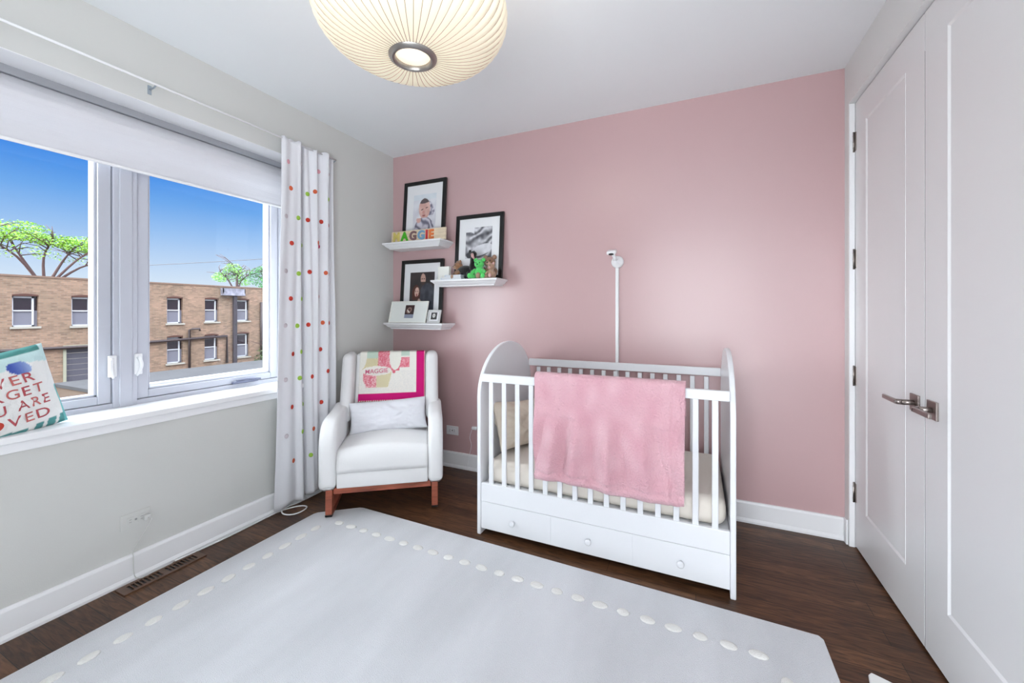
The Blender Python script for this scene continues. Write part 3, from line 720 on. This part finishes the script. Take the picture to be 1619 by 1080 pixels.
def pillow_fn(w, h, t, pinch=.08, seed=1, wr=.004, pe=.5):
    """returns f(u,v,side)->Vector, local x across, z up, y thickness (front = -y)"""
    def f(u, v, sd):
        U, V = 2*u-1, 2*v-1
        x = U*w/2*(1-pinch*math.cos(V*pi/2)); z = V*h/2*(1-pinch*math.cos(U*pi/2))
        q = max(0, (1-U*U))*max(0, (1-V*V))
        d = t/2*q**pe
        d += wr*noise.noise(Vector((U*3+seed, V*3, sd*2+seed)))*min(1, q*6)+wr*.6*noise.noise(Vector((U*8+seed, V*6, sd*3)))*min(1, q*6)
        return Vector((x, -sd*max(d, 0), z))
    return f
def pillow_mb(f, nu=40, nv=30, colf=None):
    m = MB(); m.grid(lambda u, v: f(u, v, 1), nu, nv, colf=colf); m.grid(lambda u, v: f(1-u, v, -1), nu, nv, colf=(lambda u, v: colf(1-u, v)) if colf else None); return m
def place(loc, rz=0, rx=0, ry=0): return Matrix.Translation(loc) @ Matrix.Rotation(rz, 4, 'Z') @ Matrix.Rotation(rx, 4, 'X') @ Matrix.Rotation(ry, 4, 'Y')

f = pillow_fn(.50, .30, .15, .08, 4, .018)
o = pillow_mb(f, 50, 40).build('throw_pillow', M_PILLOWW); o.matrix_world = place((-1.035, 2.44, .575), 1.30, -.38, .10)
tag(o, 'rumpled beige pillow propped in the left end of the crib', 'pillow')

# pink blanket over front rail
BX0, BX1, BZ0, BZT = -.797, -.042, .395, .958
def bl(u, v):
    # v 0: front bottom, up over the rail at v~.8, down inside to v=1
    Lf = BZT-BZ0; Lt = .045; Lb = .16; T = Lf+Lt+Lb; s = v*T
    x = BX0+(BX1-BX0)*u
    if s < Lf: z = BZ0+s; y = 2.050; w = min(1, (Lf-s)/.22)
    elif s < Lf+Lt:
        a = (s-Lf)/Lt*pi; z = BZT+.012*math.sin(a); y = 2.084-.029*math.cos(a); w = 0
    else: z = BZT-(s-Lf-Lt); y = 2.113; w = 0
    if s < Lf:
        k = 1-s/Lf
        fold = .5*math.sin(2*pi*(u*6.2+.28*math.sin(3*u+1)-k*.9*(u-.45)))+.35*math.sin(2*pi*(u*9.5-k*1.9*(u-.5)+.3))+.5*noise.noise(Vector((u*6, k*3, 1)))
        lower = max(0, min(1, (k-.30)/.35)); edge = max(0, min(1, (1-k)/.1))
        y -= .050*lower*(.3+.7*edge)*(abs(math.sin(pi*(u*6.4+.3*math.sin(3*u)-k*2.6*(u-.45))))**1.2*.9+.3*fold)
        y -= .006*noise.noise(Vector((u*8, v*7, 5)))*w
        y -= .010*math.exp(-((k-.36)/.03)**2)*(1 if u < .95 else 0)*(.5+.5*math.sin(9*u))
        y -= .008*math.exp(-((k-.965)/.03)**2)+.007*math.exp(-((u-.965)/.025)**2)
        y += .007*math.exp(-((k-.915)/.012)**2)+.007*math.exp(-((u-.925)/.010)**2)
        z += .006*math.sin(7*u)*k*k-.010*u*k
        x += .010*k*(.5-u)-.002
    return (x, min(y, 2.062) if s < Lf else y, z)
def blc(u, v):
    n_ = nz2(u*1.3, v, 9)
    k = 1-v/.72; b = mixc((218, 163, 175), (230, 186, 195), .5+.6*n_)
    return b
M_BLK = vmat('pink_fleece', .95, sheen=.35, bump=(110, .9))
o = MB().grid(bl, 150, 110, colf=blc).build('baby_blanket', M_BLK); solid(o, .006)
tag(o, 'fluffy pink blanket hanging over the front rail of the crib', 'blanket')

# monitor camera on pole
mn = empty('baby_monitor', (-.50, YB, .45), label='white baby monitor camera on a slim white pole fixed to the pink wall', cat='baby monitor')
mx_ = Matrix.Translation((.50, -YB, -.45))
MB().box(-.511, -.489, YB-.014, YB, .16, 1.62, bev=.004, seg=3).build('cable_cover', M_PLAST, mn, xf=mx_)
X = mx_ @ Matrix.Translation((-.498, YB, 1.645)) @ Matrix.Rotation(pi/2, 4, 'X')
m = MB(); m.lathe([(0, 0), (.040, 0), (.043, .005), (.042, .014), (.034, .024), (.018, .030), (.012, .045), (0, .046)], 32, xf=X)
m.build('wall_mount', M_PLAST, mn)
m = MB(); m.tube([(-.500, YB-.03, 1.65), (-.508, YB-.055, 1.67), (-.515, YB-.075, 1.690)], [.013, .011, .012], 10)
m.build('swivel_arm', M_PLAST, mn, xf=mx_)
m = MB(); m.box(-.032, .032, -.035, .025, -.014, .014, bev=.0125, seg=5)
Xh = mx_ @ Matrix.Translation((-.522, YB-.085, 1.706)) @ Matrix.Rotation(.35, 4, 'X')
hd = m.build('camera_head', M_PLAST, mn, xf=Xh)
m = MB(); m.ball((0, -.030, -.007), (.020, .010, .0085)); m.build('lens', M_DARK, hd, xf=Xh)

# ------------------------------------------------------------------ rocking chair
TH = math.radians(36.0); CP = (-1.812, 2.000, 0)
ch = empty('rocking_chair', CP, TH, label='white upholstered wingback rocking chair with reddish wood rockers in the corner', cat='chair')
armp = [(.015, .185), (.0, .20), (.0, .43), (.008, .49), (.030, .54), (.065, .580), (.115, .605), (.18, .612), (.35, .622), (.50, .64), (.56, .50), (.57, .20), (.56, .185)]
for s_ in (-1, 1):
    a, b_ = sorted((s_*.282, s_*(.378 if s_ > 0 else .388)))
    m = MB(); m.prism(armp, 'x', a, b_, bev=.034, seg=5, smooth=True)
    m.build('arm', M_FABRIC, ch)
# seat
def seatf(u, v):   # top surface + front drop
    x = -.281+.562*u; ex = (2*u-1)
    crown = .035*(1-ex*ex)
    s = v
    if s < .35:   # front face from seam up with rounding
        t = s/.35; a = t*pi/2
        return (x, .008+.055*(1-math.cos(a))-.012*math.sin(pi*t)*(1-ex*ex), .285+(.135+crown*.9)*math.sin(a)**.9)
    t = (s-.35)/.65
    return (x, .063+.42*t, .420+crown*(.9+.35*math.sin(pi*t)))
m = MB().grid(seatf, 30, 34); solid(m.build('seat_cushion', M_FABRIC, ch), .05, -1)
MB().box(-.281, .281, .014, .54, .188, .287, bev=.008, seg=3).build('seat_base', M_FABRIC, ch)
# back
def lean(z): return .44+(z-.40)*.30
def bk(x0, x1, z0, z1, y0, y1, bev, seg=5):
    m = MB(); b = bmesh.new(); bmesh.ops.create_cube(b, size=1)
    for v in b.verts: v.co = Vector(((x0+x1)/2+v.co.x*(x1-x0), (y0+y1)/2+v.co.y*(y1-y0), (z0+z1)/2+v.co.z*(z1-z0)))
    bmesh.ops.bevel(b, geom=list(b.edges), offset=bev, segments=seg, profile=.5, affect='EDGES')
    for v in b.verts: v.co.y += lean(v.co.z)
    return m.bm(b, 0, True)
bk(-.262, .262, .25, .972, .0, .085, .022).build('backrest', M_FABRIC, ch)
for s_ in (-1, 1):
    a, b_ = sorted((s_*.262, s_*(.355 if s_ > 0 else .345)))
    m = MB(); b = bmesh.new(); bmesh.ops.create_cube(b, size=1); x0, x1, y0, y1, z0, z1 = a, b_, -.115, .085, .50, .985
    for v in b.verts: v.co = Vector(((x0+x1)/2+v.co.x*(x1-x0), (y0+y1)/2+v.co.y*(y1-y0), (z0+z1)/2+v.co.z*(z1-z0)))
    bmesh.ops.subdivide_edges(b, edges=[e_ for e_ in b.edges if abs((e_.verts[0].co-e_.verts[1].co).z) > .3], cuts=6)
    bmesh.ops.bevel(b, geom=[e_ for e_ in b.edges if e_.calc_face_angle(0) > .5], offset=.040, segments=5, profile=.5, affect='EDGES')
    for v in b.verts:
        v.co.x += s_*(-.012)*(1-(v.co.z-.5)/.485)*0
        v.co.y += lean(v.co.z)+.02*max(0, (v.co.z-.75))
    m.bm(b, 0, True).build('wing', M_FABRIC, ch)
# wood base
m = MB().box(-.30, .30, .030, .065, .150, .187, bev=.003); m.build('front_rail', M_WOOD, ch)
MB().box(-.30, .30, .50, .53, .150, .187, bev=.003).build('rear_rail', M_WOOD, ch)
MB().box(-.30, .30, .44, .47, .040, .072, bev=.003).build('stretcher', M_WOOD, ch)
for s_ in (-1, 1):
    a, b_ = sorted((s_*.305, s_*.345))
    m = MB(); m.prism([(.018, .187), (.062, .187), (.056, .024), (.010, .022)], 'x', a, b_, bev=.003); m.build('leg', M_WOOD, ch)
    m = MB(); m.prism([(.47, .187), (.52, .187), (.52, .05), (.475, .05)], 'x', a, b_, bev=.003); m.build('leg', M_WOOD, ch)
    R0 = 1.45; arc = []; T0, T1 = -.085, .34
    for i in range(15):
        t = T0+T1*i/14; arc.append((.135+R0*math.sin(t), .0155+R0*(1-math.cos(t))))
    up_ = [(.135+(R0-.034)*math.sin(T0+T1*i/14), .0155+.034+(R0-.034)*(1-math.cos(T0+T1*i/14))) for i in range(14, -1, -1)]
    m = MB(); m.prism(arc+up_, 'x', a, b_, bev=.003); m.build('rocker', M_WOOD, ch)
    m = MB(); m.prism([(arc[0][0]-.002, arc[0][1]-.001), (arc[1][0], arc[1][1]-.003), (arc[1][0], arc[1][1]+.006), (arc[0][0]-.002, arc[0][1]+.012)], 'x', a-.001, b_+.001, bev=.001); m.build('rubber_foot', M_DARK, ch)

# lumbar cushion on chair
chM = Matrix.Translation(CP) @ Matrix.Rotation(TH, 4, 'Z')
f = pillow_fn(.54, .225, .15, .05, 9, .012, .42)
o = pillow_mb(f, 60, 34).build('lumbar_pillow', mat('pale_cotton', (226, 226, 232), .85, bump=(25, .3)))
o.matrix_world = chM @ place((.0, .372, .545), 0, -.24, -.055)
tag(o, 'long pale grey lumbar cushion on the seat of the rocking chair', 'cushion')

# quilt
QX0, QX1 = -.232, .256
PINK, MAG, CREAM, SAGE, GING, ROSE = (226, 120, 132), (208, 24, 118), (240, 236, 228), (196, 214, 198), (206, 192, 140), (222, 112, 128)
def qcol(u, v):
    """v 0 bottom ... 1 at the fold"""
    if v > 1: v = 2-v
    if v < .018: return CREAM if int(u*60) % 2 else PINK
    if v < .150 and u < .985: return MAG
    if u > .865: return MAG if u < .985 else (238, 180, 190)
    # mapping to photo crop coordinates (x 0..1, y 0..1)
    x = u/.865; y = (v-.15)/.85
    n_ = nz2(u, v, 60)
    # lens with name
    if ell(x, y, .30, .55, .26, .115) < 1: return CREAM
    # vertical lens top
    if ell(x, y, .62, .90, .105, .34) < 1 and y > .56: return (238, 236, 226)
    if ell(x, y, .02, .92, .09, .30) < 1: return (238, 236, 226)
    if y > .55:
        if x < .32 and x > .03 and ell(x, y, .02, .92, .10, .33) > 1:
            if y > .86: return SAGE
            if y > .56 and x > .05: return GING if (int(x*60)+int(y*48)) % 2 else (232, 226, 196)
        if .32 <= x < .60: return mixc(ROSE, (240, 190, 196), .3+n_)
        if .60 <= x < .88:
            if y > .90 and x > .72: return SAGE
            if y > .62+(.0 if x < .8 else .0) and y < .88 and x > .66: return mixc(ROSE, (240, 190, 196), .25+n_)
            if x <= .70 and y < .74: return ROSE
        return CREAM
    # below lens
    if y > .14 and .07 < x < .30 and y > .55-3.2*(x-.0): return mixc(ROSE, (244, 206, 208), .45+1.2*nz2(u, v, 45))
    if y > .14 and .30 <= x < .56 and y < .55-.0 and x < .50+.18*(y-.14): return (GING if (int(x*60)+int(y*48)) % 2 else (234, 228, 200))
    if ell(x, y, .60, .53, .03, .05) < 1: return ROSE
    return mixc(CREAM, (228, 226, 222), .3+n_)
QZ0, QZ1 = .625, .980
QL = QZ1-QZ0
def qf(u, v):
    s = v*(QL+.11+.25)
    x = QX0+(QX1-QX0)*u
    if s < QL: z = QZ0+s; y = lean(z)-.007-.003*noise.noise(Vector((u*5, v*9, 2)))-.006*max(0, 1-s/.06); sag = .012*math.sin(pi*u)*(1-s/QL)*0
    elif s < QL+.11:
        a = (s-QL)/.11*pi; z = QZ1+.004*math.sin(a)**.5; y = lean(QZ1)-.007+(.102)*(1-math.cos(a))/2
    else: z = QZ1-(s-QL-.11); y = lean(z)+.085+.009
    return (x, y, z)
VT = (QL)/(QL+.36)
o = MB().grid(qf, 130, 150, colf=lambda u, v: qcol(u, min(v/VT, 1) if v < VT else (.95))).build('patchwork_quilt', vmat('quilt_cotton', .9, bump=(60, .25)))
solid(o, .006)
vs_, fs = text_geo('MAGGIE', .050, .0002)
a0 = min(v.x for v in vs_); a1 = max(v.x for v in vs_)
# drape lettering: centre of the lens
lx = QX0+(QX1-QX0)*.865*.30; lz = QZ0+QL*(.15+.85*.55)
m = MB(); W_ = .165
def tq(v):
    x = lx+(v.x-(a0+a1)/2)*W_/(a1-a0); z = lz+(v.y-.018)*.92+.06*(x-lx)
    return (x, lean(z)-.0122, z)
m.raw([tq(v) for v in vs_], fs)
qt = m.build('embroidered_name', mat('pink_thread', (218, 112, 142), .8), o)
o.matrix_world = chM
tag(o, 'pink and white patchwork quilt with magenta border over the chair back', 'quilt')

# ------------------------------------------------------------------ sill pillow
f = pillow_fn(.39, .36, .13, .04, 21, .006, .5)
TEAL = (86, 150, 148); TXT = (176, 78, 84)
def spc(u, v):
    c = (232, 232, 230)
    w = .03*math.sin(9*u+1)
    if v > .80+w: c = (196, 222, 222)
    if v > .93 and .55 < u < .95: c = (70, 130, 126)
    if v < .10+.02*math.sin(8*u):
        c = TEAL if not ((.60 < u-.25*v < .66) or (.74 < u-.25*v < .78) or (.86 < u-.25*v < .89) or u < .3) else (232, 232, 230)
    if u > .965 and v < .5: c = (110, 180, 180)
    if ell(u, v, .70, .79, .105, .075, -.4) < 1: c = mixc((70, 90, 170), (160, 180, 220), (u-.64)/.16)
    if ell(u, v, .10, .80, .09, .06, .3) < 1: c = TEAL
    return c
o = pillow_mb(f, 90, 70, spc).build('printed_pillow', vmat('printed_cotton', .85, bump=(200, .2)))
PM = place((-2.537, .609, .950), 1.82, -.105, -.195)
rows = [('NEVER', .50, .615, .62), ('FORGET', .50, .465, .72), ('YOU ARE', .50, .315, .76), ('LOVED', .52, .155, .66)]
m = MB()
def pnt(u, v):
    p = f(u, v, 1); p2 = f(min(u+.01, 1), v, 1); p3 = f(u, min(v+.01, 1), 1); n_ = (p2-p).cross(p3-p).normalized()
    if n_.y > 0: n_ = -n_
    return p+n_*.0016
for txt, uc, vb, wd in rows:
    total = 0; glyphs = []
    for chh in txt:
        if chh == ' ': glyphs.append(None); total += .07; continue
        g, fs = text_geo(chh, .17, .0012); x0 = min(q.x for q in g); x1 = max(q.x for q in g)
        glyphs.append((g, fs, x0, x1, chh)); total += (x1-x0)+.028
    sc_ = wd/total; cur_ = uc-wd/2
    for gi, gg in enumerate(glyphs):
        if gg is None: cur_ += .07*sc_; continue
        g, fs, x0, x1, chh = gg
        if chh == 'O':
            n_ = 20; cxx = cur_+(x1-x0)*sc_/2; ptsO = [(cxx+(x1-x0)*sc_*.5*math.cos(2*pi*k/n_), vb+.055+.058*math.sin(2*pi*k/n_)) for k in range(n_)]
            ring = [pnt(cxx+(a-cxx)*.5, vb+.055+(b_-vb-.055)*.5) for a, b_ in ptsO]
            m.raw([pnt(a, b_) for a, b_ in ptsO]+ring+[pnt(cxx, vb+.055)], [(k, (k+1) % n_, n_+(k+1) % n_, n_+k) for k in range(n_)]+[(n_+k, n_+(k+1) % n_, 2*n_) for k in range(n_)], 1)
        else:
            m.raw([pnt(cur_+(q.x-x0)*sc_, vb+q.y*.92) for q in g], fs, (0, 2)[gi % 2])
        cur_ += (x1-x0+.028)*sc_
pt = m.build('printed_lettering', [mat('ink_mauve', TXT, .8), mat('ink_red', (196, 66, 52), .8), mat('ink_rose', (192, 104, 100), .8)], o)
o.matrix_world = PM
tag(o, 'white and teal cushion with red hand lettering leaning on the window sill', 'cushion')

# ------------------------------------------------------------------ outside
BX = -30.0
bld = empty('brick_building', (BX, 13, -3.6), label='long two storey tan brick building seen through the window', cat='building')
bt = Matrix.Translation((-BX, -13, 3.6))
WU = [(-1.0, .55, 2.10), (3.4, .55, 2.10), (7.76, .555, 2.06), (9.80, .53, 2.07), (11.9, .55, 2.10), (14.03, .55, 2.14), (16.17, .60, 2.13), (18.27, .62, 2.13)]
WL_ = [(14.03, -1.97, -.33), (16.15, -1.98, -.33), (18.27, -1.98, -.31)]
WW = .86
# facade with real openings: build as strips
holes = [(y, y+WW, a, b_) for y, a, b_ in WU+WL_]+[(9.56, 12.4, -2.70, -.56)]
ys_ = sorted({-6.0, 20.40}|{h_[0] for h_ in holes}|{h_[1] for h_ in holes}); zs_ = sorted({-3.6, 3.0}|{h_[2] for h_ in holes}|{h_[3] for h_ in holes})
m = MB()
for i in range(len(ys_)-1):
    run = None
    for j in range(len(zs_)-1):
        yc_, zc_ = (ys_[i]+ys_[i+1])/2, (zs_[j]+zs_[j+1])/2
        hole = any(h_[0] < yc_ < h_[1] and h_[2] < zc_ < h_[3] for h_ in holes)
        if not hole and run is None: run = zs_[j]
        if run is not None and (hole or j == len(zs_)-2):
            m.box(BX-.3, BX, ys_[i], ys_[i+1], run, zs_[j] if hole else zs_[j+1]); run = None
m.box(BX-5, BX-.3, 20.1, 20.4, -3.6, 3.0)
m.build('brick_wall', M_BRICK, bld, xf=bt)
m = MB(); m.box(BX-.32, BX+.03, -6, 20.43, 3.0, 3.09); m.box(BX-5, BX-.3, -6, 20.4, 2.7, 2.8); m.build('roof_coping', mat('dark_coping', (120, 96, 84), .8), bld, xf=bt)
M_WF = mat('white_window_frame', (196, 196, 204), .5); M_DG = mat('dark_window_glass', (38, 24, 34), .12, spec=.8); M_BLD = mat('grey_blind', (112, 110, 122), .7)
M_STONE = mat('stone_sill', (160, 154, 146), .8); M_SOL = mat('dark_brick_arch', (82, 52, 46), .9)
for k, (y, a, b_) in enumerate(WU+WL_):
    fr = MB(); X0, X1 = BX-.20, BX-.13; w_ = .07; zm = a+(b_-a)*.52
    fr.box(X0, X1, y+.01, y+w_, a, b_-.02).box(X0, X1, y+WW-w_-.12, y+WW-.12, a, b_-.02).box(X0, X1, y, y+WW-.12, a, a+w_).box(X0, X1, y, y+WW-.12, b_-.10, b_-.02).box(X0, X1+.02, y, y+WW-.12, zm-.03, zm+.03)
    fo = fr.build('window_unit', M_WF, bld, xf=bt)
    MB().box(X0+.01, X0+.03, y, y+WW, zm, b_).build('upper_pane', M_DG, fo, xf=bt)
    MB().box(X0+.01, X0+.03, y, y+WW, a, zm).build('lower_pane', M_BLD, fo, xf=bt)
    s_ = MB().box(BX-.2, BX+.08, y-.08, y+WW+.08, a-.10, a); s_.build('window_sill', M_STONE, bld, xf=bt)
    ar = MB(); n_ = 8
    for i in range(n_):
        t0, t1 = i/n_, (i+1)/n_; h0 = .10*math.sin(pi*t0); h1 = .10*math.sin(pi*t1)
        ar.prism([(y+WW*t0, b_-.0), (y+WW*t1, b_-.0), (y+WW*t1, b_+.06+h1*.6), (y+WW*t0, b_+.06+h0*.6)], 'x', BX, BX+.02)
    ar.build('window_arch', M_SOL, bld, xf=bt)
    MB().box(BX-.29, BX-.205, y, y+WW, a, b_).build('reveal', M_SOL, bld, xf=bt)
# garage door
g = MB(); 
for i in range(7): g.box(BX-.16, BX-.12, 9.62, 12.4, -2.70+.30*i, -2.70+.30*i+.29, bev=.01)
go = g.build('garage_door', mat('grey_roller_door', (80, 77, 88), .6), bld, xf=bt)
g = MB().box(BX-.15, BX+.04, 9.48, 9.60, -2.72, -.54).box(BX-.15, BX+.04, 9.48, 12.4, -.60, -.48).box(BX-.1, BX+.15, 9.4, 12.5, -2.82, -2.70)
g.build('garage_door_trim', mat('pale_trim', (150, 148, 132), .7), bld, xf=bt)
# pipes & gutters
M_PIPE = mat('dark_pipe', (58, 46, 48), .5)
g = MB(); g.tube([(BX+.12, -6, -.50), (BX+.12, 11, -.60), (BX+.12, 17.5, -.42), (BX+.12, 17.5, -2.3)], .085, 8); g.build('horizontal_pipe', M_PIPE, bld, xf=bt)
g = MB(); g.tube([(BX+.12, 15.2, -3.4), (BX+.12, 15.2, .1), (BX+.14, 15.35, .16), (BX+.3, 15.7, .16), (BX+.3, 15.7, .02)], .07, 8); g.build('vent_pipe', M_PIPE, bld, xf=bt)
g = MB().box(BX+.02, BX+.22, 17.92, 18.15, -2.4, 2.4, bev=.02); g.build('downspout', mat('dark_downspout', (60, 54, 62), .5), bld, xf=bt)
g = MB().box(BX, BX+.32, 17.15, 18.65, 2.42, 2.56).box(BX+.26, BX+.32, 17.15, 18.65, 2.56, 2.92).box(BX, BX+.32, 17.15, 17.2, 2.56, 2.92).box(BX, BX+.32, 18.6, 18.65, 2.56, 2.92)
g.build('gutter_box', mat('grey_gutter', (130, 128, 142), .6, var=(3, .5)), bld, xf=bt)
g = MB().tube([(BX+.1, 19.98, -3.0), (BX+.1, 19.98, 2.0)], .09, 8); g.build('corner_pipe', M_PIPE, bld, xf=bt)

# neighbour building glimpse at right
nb = MB().box(-40, -31.2, 21.2, 30, -3.6, 2.05); tag(nb.build('neighbour_shed', mat('blue_grey_siding', (112, 142, 164), .8)), 'pale blue grey siding glimpsed beyond the right end of the brick building', 'shed')

# low garage roofs
M_ROOF = mat('grey_roof_felt', (52, 51, 55), .9, var=(.8, .2)); M_COP = mat('white_roof_coping', (172, 172, 178), .7, var=(1.5, .12)); M_SIDE = mat('garage_brick', (92, 76, 66), .9)
def garage(x0, x1, y0, y1, z, lab, cop='near'):
    o = empty('garage', ((x0+x1)/2, (y0+y1)/2, -3.6), label=lab, cat='garage', group='low garages below the window')
    t_ = Matrix.Translation((-(x0+x1)/2, -(y0+y1)/2, 3.6))
    MB().box(x0+.05, x1-.05, y0+.05, y1-.05, -3.6, z-.1).build('walls', M_SIDE, o, xf=t_)
    MB().box(x0, x1, y0, y1, z-.12, z).build('roof', M_ROOF, o, xf=t_)
    MB().box(x1-.32, x1+.02, y0, y1, z-.08, z+.10, bev=.02).box(x0, x1, y1-.2, y1+.02, z-.08, z+.1, bev=.02).build('coping', M_COP, o, xf=t_)
garage(-23.8, -19.4, 7.2, 17, -1.62, 'grey flat roofed garage with white coping, the one farther from the window')
garage(-18.5, -11.5, 6.3, 14.5, -1.82, 'grey flat roofed garage with white coping, the one nearer the window')
g = MB().box(-26.5, -25.2, 8.9, 9.4, -3.3, -2.35, bev=.05).box(-26.4, -25.3, 8.95, 9.35, -2.35, -2.2, bev=.03)
tag(g.build('utility_box', mat('white_metal_box', (180, 178, 182), .5)), 'white metal box on the ground before the brick building', 'utility box')
gr = MB().raw([(-80, -40, -3.6), (XO-.2, -40, -3.6), (XO-.2, 80, -3.6), (-80, 80, -3.6)], [(0, 1, 2, 3)])
struct(solid(gr.build('ground', mat('yard_ground', (92, 82, 70), .95, var=(.6, .3))), .2))
# wire
wa, wb = Vector((-26, 11.42, 3.77)), Vector((-22, 12.02, 3.83))
g = MB().tube([wa.lerp(wb, -1.0+.3*i)-Vector((0, 0, .10*math.sin(pi*i/20))) for i in range(0, 21)], .012, 6)
g.tube([(-30.0, 10.80, 3.05), (-30.0, 10.80, 3.95)], .03, 6); g.tube([(-30.0, 10.80, 3.85), wa.lerp(wb, -1.0)], .012, 6)
tag(g.build('overhead_wire', M_PIPE), 'thin dark overhead wire crossing the sky above the brick building', 'wire')

# trees
def leafmat(n, c): return mat(n, c, .7, var=(1.5, .35))
def tree(name, lab, base, trunk_h, limbs, crowns, leaf, nleaf, ls, seed):
    rnd = random.Random(seed)
    o = empty(name, base, label=lab, cat='tree', group='trees beyond the brick building')
    m = MB(); B = Vector((0, 0, 0)); fork = Vector((0, 0, trunk_h))
    m.tube([B, fork*.5+Vector((.05, .08, 0)), fork], [.26, .22, .17], 8)
    tips = []
    for (dy, dz, dx) in limbs:
        e_ = Vector((dx, dy, dz)); mid = fork.lerp(e_, .5)+Vector((rnd.uniform(-.3, .3), rnd.uniform(-.25, .25), .25))
        m.tube(smooth_path([fork-Vector((0, 0, .3)), mid, e_], 4), [.10-.075*i/8 for i in range(9)], 6)
        for q in range(9):
            t0 = rnd.uniform(.45, 1); s0 = mid.lerp(e_, (t0-.45)/.55); e2 = s0+Vector((rnd.uniform(-1.2, 1.2), rnd.uniform(-1.5, 1.5), rnd.uniform(.1, 1.1)))
            m.tube([s0, s0.lerp(e2, .5)+Vector((0, rnd.uniform(-.2, .2), .12)), e2], [.035, .024, .012], 5); tips.append(e2)
    m.build('trunk_and_branches', mat('dark_bark', (84, 62, 62), .9), o)
    m = MB(); vs_ = []; fs = []
    for (cy, cz, cx2, ry, rz_, n_) in crowns:
        for i in range(n_):
            while True:
                a, b_, c_ = rnd.uniform(-1, 1), rnd.uniform(-1, 1), rnd.uniform(-1, 1)
                if a*a+b_*b_+c_*c_ < 1: break
            p = Vector((cx2+a*ry*.9, cy+b_*ry, cz+c_*rz_))
            if noise.noise(p*.9) < -.25: continue
            s_ = ls*rnd.uniform(.6, 1.3)
            u_ = Vector((rnd.uniform(-1, 1), rnd.uniform(-1, 1), rnd.uniform(-.5, .5))).normalized(); w_ = u_.cross(Vector((rnd.uniform(-1, 1), rnd.uniform(-1, 1), rnd.uniform(-1, 1)))).normalized()
            k = len(vs_); vs_ += [p-u_*s_, p+w_*s_*.45, p+u_*s_, p-w_*s_*.45]; fs.append((k, k+1, k+2, k+3))
    m.raw(vs_, fs); m.build('foliage', leafmat(name+'_leaf_%d' % seed, leaf), o, fix=False)
    return o
tree('honey_locust_tree', 'spreading bright green tree behind the left part of the brick building', (-38, 11.2, -3.6), 6.6,
     [(-2.7, 9.4, .3), (-1.5, 9.6, -.4), (.3, 9.6, .3), (1.4, 9.2, -.2), (2.6, 9.5, .3), (3.3, 8.6, 0)],
     [(-2.6, 9.6, 0, 1.5, .75, 1400), (-1.1, 9.9, 0, 1.5, .62, 1500), (.4, 9.5, 0, 1.2, .45, 900), (1.6, 9.4, 0, 1.1, .6, 1000), (2.9, 9.2, 0, 1.2, .75, 1300), (-3.6, 8.9, 0, 1.2, .5, 500), (-1, 8.6, 0, 2.2, .4, 260), (2.2, 8.3, 0, 1.6, .35, 240)], (136, 180, 66), 0, .085, 5)
tree('leafy_tree', 'small light green tree above the roof near the gutter box', (-40, 24.4, -3.6), 6.4,
     [(-1.6, 8.6, 0), (-.6, 9.4, .2), (.4, 9.2, 0), (1.0, 8.6, .3)],
     [(-1.5, 8.1, 0, .9, .5, 600), (-.4, 8.6, 0, .9, .9, 900), (.7, 8.2, 0, .9, .8, 800)], (122, 170, 78), 0, .085, 11)
tree('leafy_tree', 'green tree crown at the right edge of the right window pane', (-39, 26.6, -3.6), 6.2,
     [(-.6, 8.8, 0), (.6, 8.8, .2)],
     [(-.2, 8.3, 0, 1.4, 1.1, 2200)], (84, 144, 78), 0, .09, 17)
tree('shrub', 'ivy and shrub growth at the right foot of the brick building', (-29.0, 20.7, -3.6), .8,
     [(-.8, 2.0, 0), (.5, 2.6, .0)],
     [(-.9, 1.3, .0, .8, 1.2, 700), (.3, 1.9, 0, .7, 1.6, 900)], (88, 104, 66), 0, .08, 23)
bpy.context.view_layer.update()
